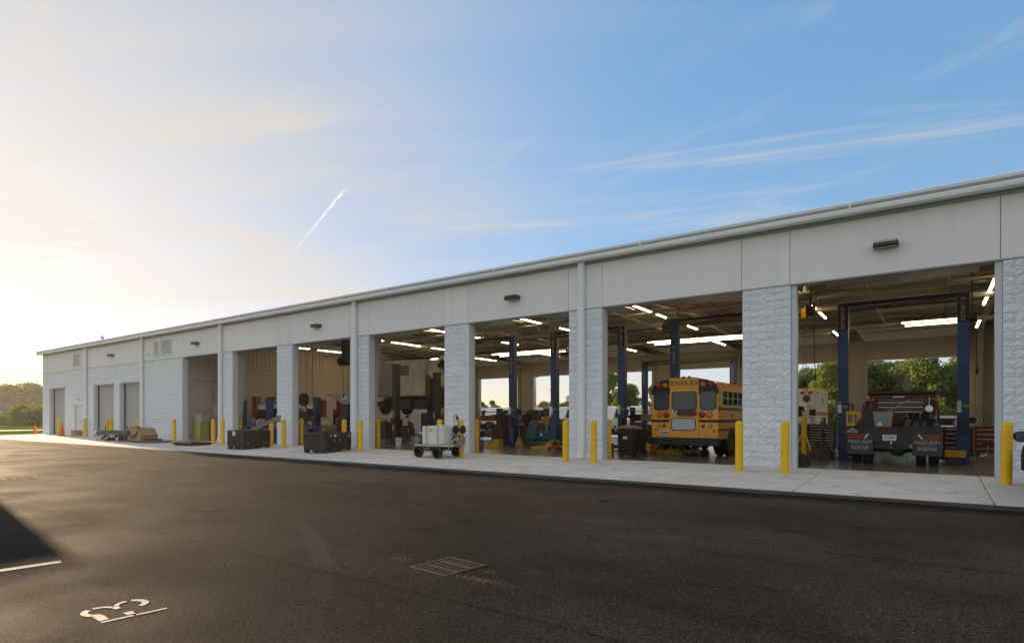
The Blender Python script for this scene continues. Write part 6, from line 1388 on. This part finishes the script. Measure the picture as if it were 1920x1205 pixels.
for v, k, t_, h, w, lb in ((3, 255, -.872, 15.5, 1.5, 'hazy dark tree at the very left edge'), (4, 262, -.850, 16.6, 1.4, 'hazy flat-topped tree second from the left edge'), (3, 268, -.832, 15.6, 1.5, 'hazy tree third from the left edge'), (4, 250, -.815, 16.6, 1.3, 'tallest hazy tree near the building corner'), (3, 262, -.797, 15.4, 1.4, 'hazy tree touching the building corner'), (4, 240, -.83, 11, 1.8, 'lower hazy tree in front of the far row'), (3, 240, -.80, 11, 1.8, 'lower hazy tree just left of the corner'), (4, 240, -.86, 11, 1.8, 'lower hazy tree at the left edge')):
    tree(v, k*(t_*.8149-.5796), k*(t_*.5796+.8149), h, lb, G, wide=w, rz=k)
for k, t_, h, w, lb in ((112, -.822, 3.9, 1.25, 'sunlit green bush left of the building corner'), (108, -.797, 3.6, 1.2, 'sunlit bush touching the building corner'), (118, -.842, 2.9, 1.4, 'low bush in front of the far house'), (120, -.868, 2.2, 1.6, 'low hedge bush at the left picture edge')):
    tree(5, k*(t_*.8149-.5796), k*(t_*.5796+.8149), h, lb, 'bushes by the lawn', 'bush', w, rz=k)
def house():
    k, t_ = 200, -.858; t = thing('house', 'dark roofed house with small white gables among the far trees', 'house', (k*(t_*.8149-.5796), k*(t_*.5796+.8149), -.2), R(52))
    bx(-9, 9, -4, 4, 0, 2.6).build('wall', mat('house_wall', (.22, .19, .16), .8), t)
    rf = MB().prism([(-4.6, 2.5), (0, 6.0), (4.6, 2.5)], -9.5, 9.5, 'x').build('roof', mat('shingle', (.075, .062, .055), .9, var=.2, vscale=2), t)
    for x in (-3.2, .6, 4.6):
        d = MB().prism([(x-1.1, 2.7), (x, 4.2), (x+1.1, 2.7)], -4.4, -2.0, 'y').build('gable', MATS['shingle'], rf)
        MB().tube([(x-1.15, -4.45, 2.7), (x, -4.45, 4.25), (x+1.15, -4.45, 2.7)], .09, 4).build('gable_trim', M_white, rf)
    for x in (-5.5, -1.5, 2.8, 6.5): w = bx(x-.5, x+.5, -4.03, -4.001, .9, 2.1).build('window', M_white, t); bx(x-.4, x+.4, -4.05, -4.031, 1.0, 2.0).build('pane', M_glass, w)
house()

# ------------------------------------------------------------------ hazy morning air
hz_m = bpy.data.materials.new('haze'); hz_m.use_nodes = True; hn = hz_m.node_tree.nodes; hn.clear()
hv = hn.new('ShaderNodeVolumePrincipled'); hv.inputs['Color'].default_value = (.95, .93, .90, 1); hv.inputs['Density'].default_value = 0.00024; hv.inputs['Anisotropy'].default_value = .45
ho = hn.new('ShaderNodeOutputMaterial'); hz_m.node_tree.links.new(hv.outputs[0], ho.inputs['Volume'])
tag(bx(-920, 720, -420, 920, -1.4, 21).build('haze', hz_m), 'thin hazy air over the lot and the far trees', 'haze', None, 'stuff')
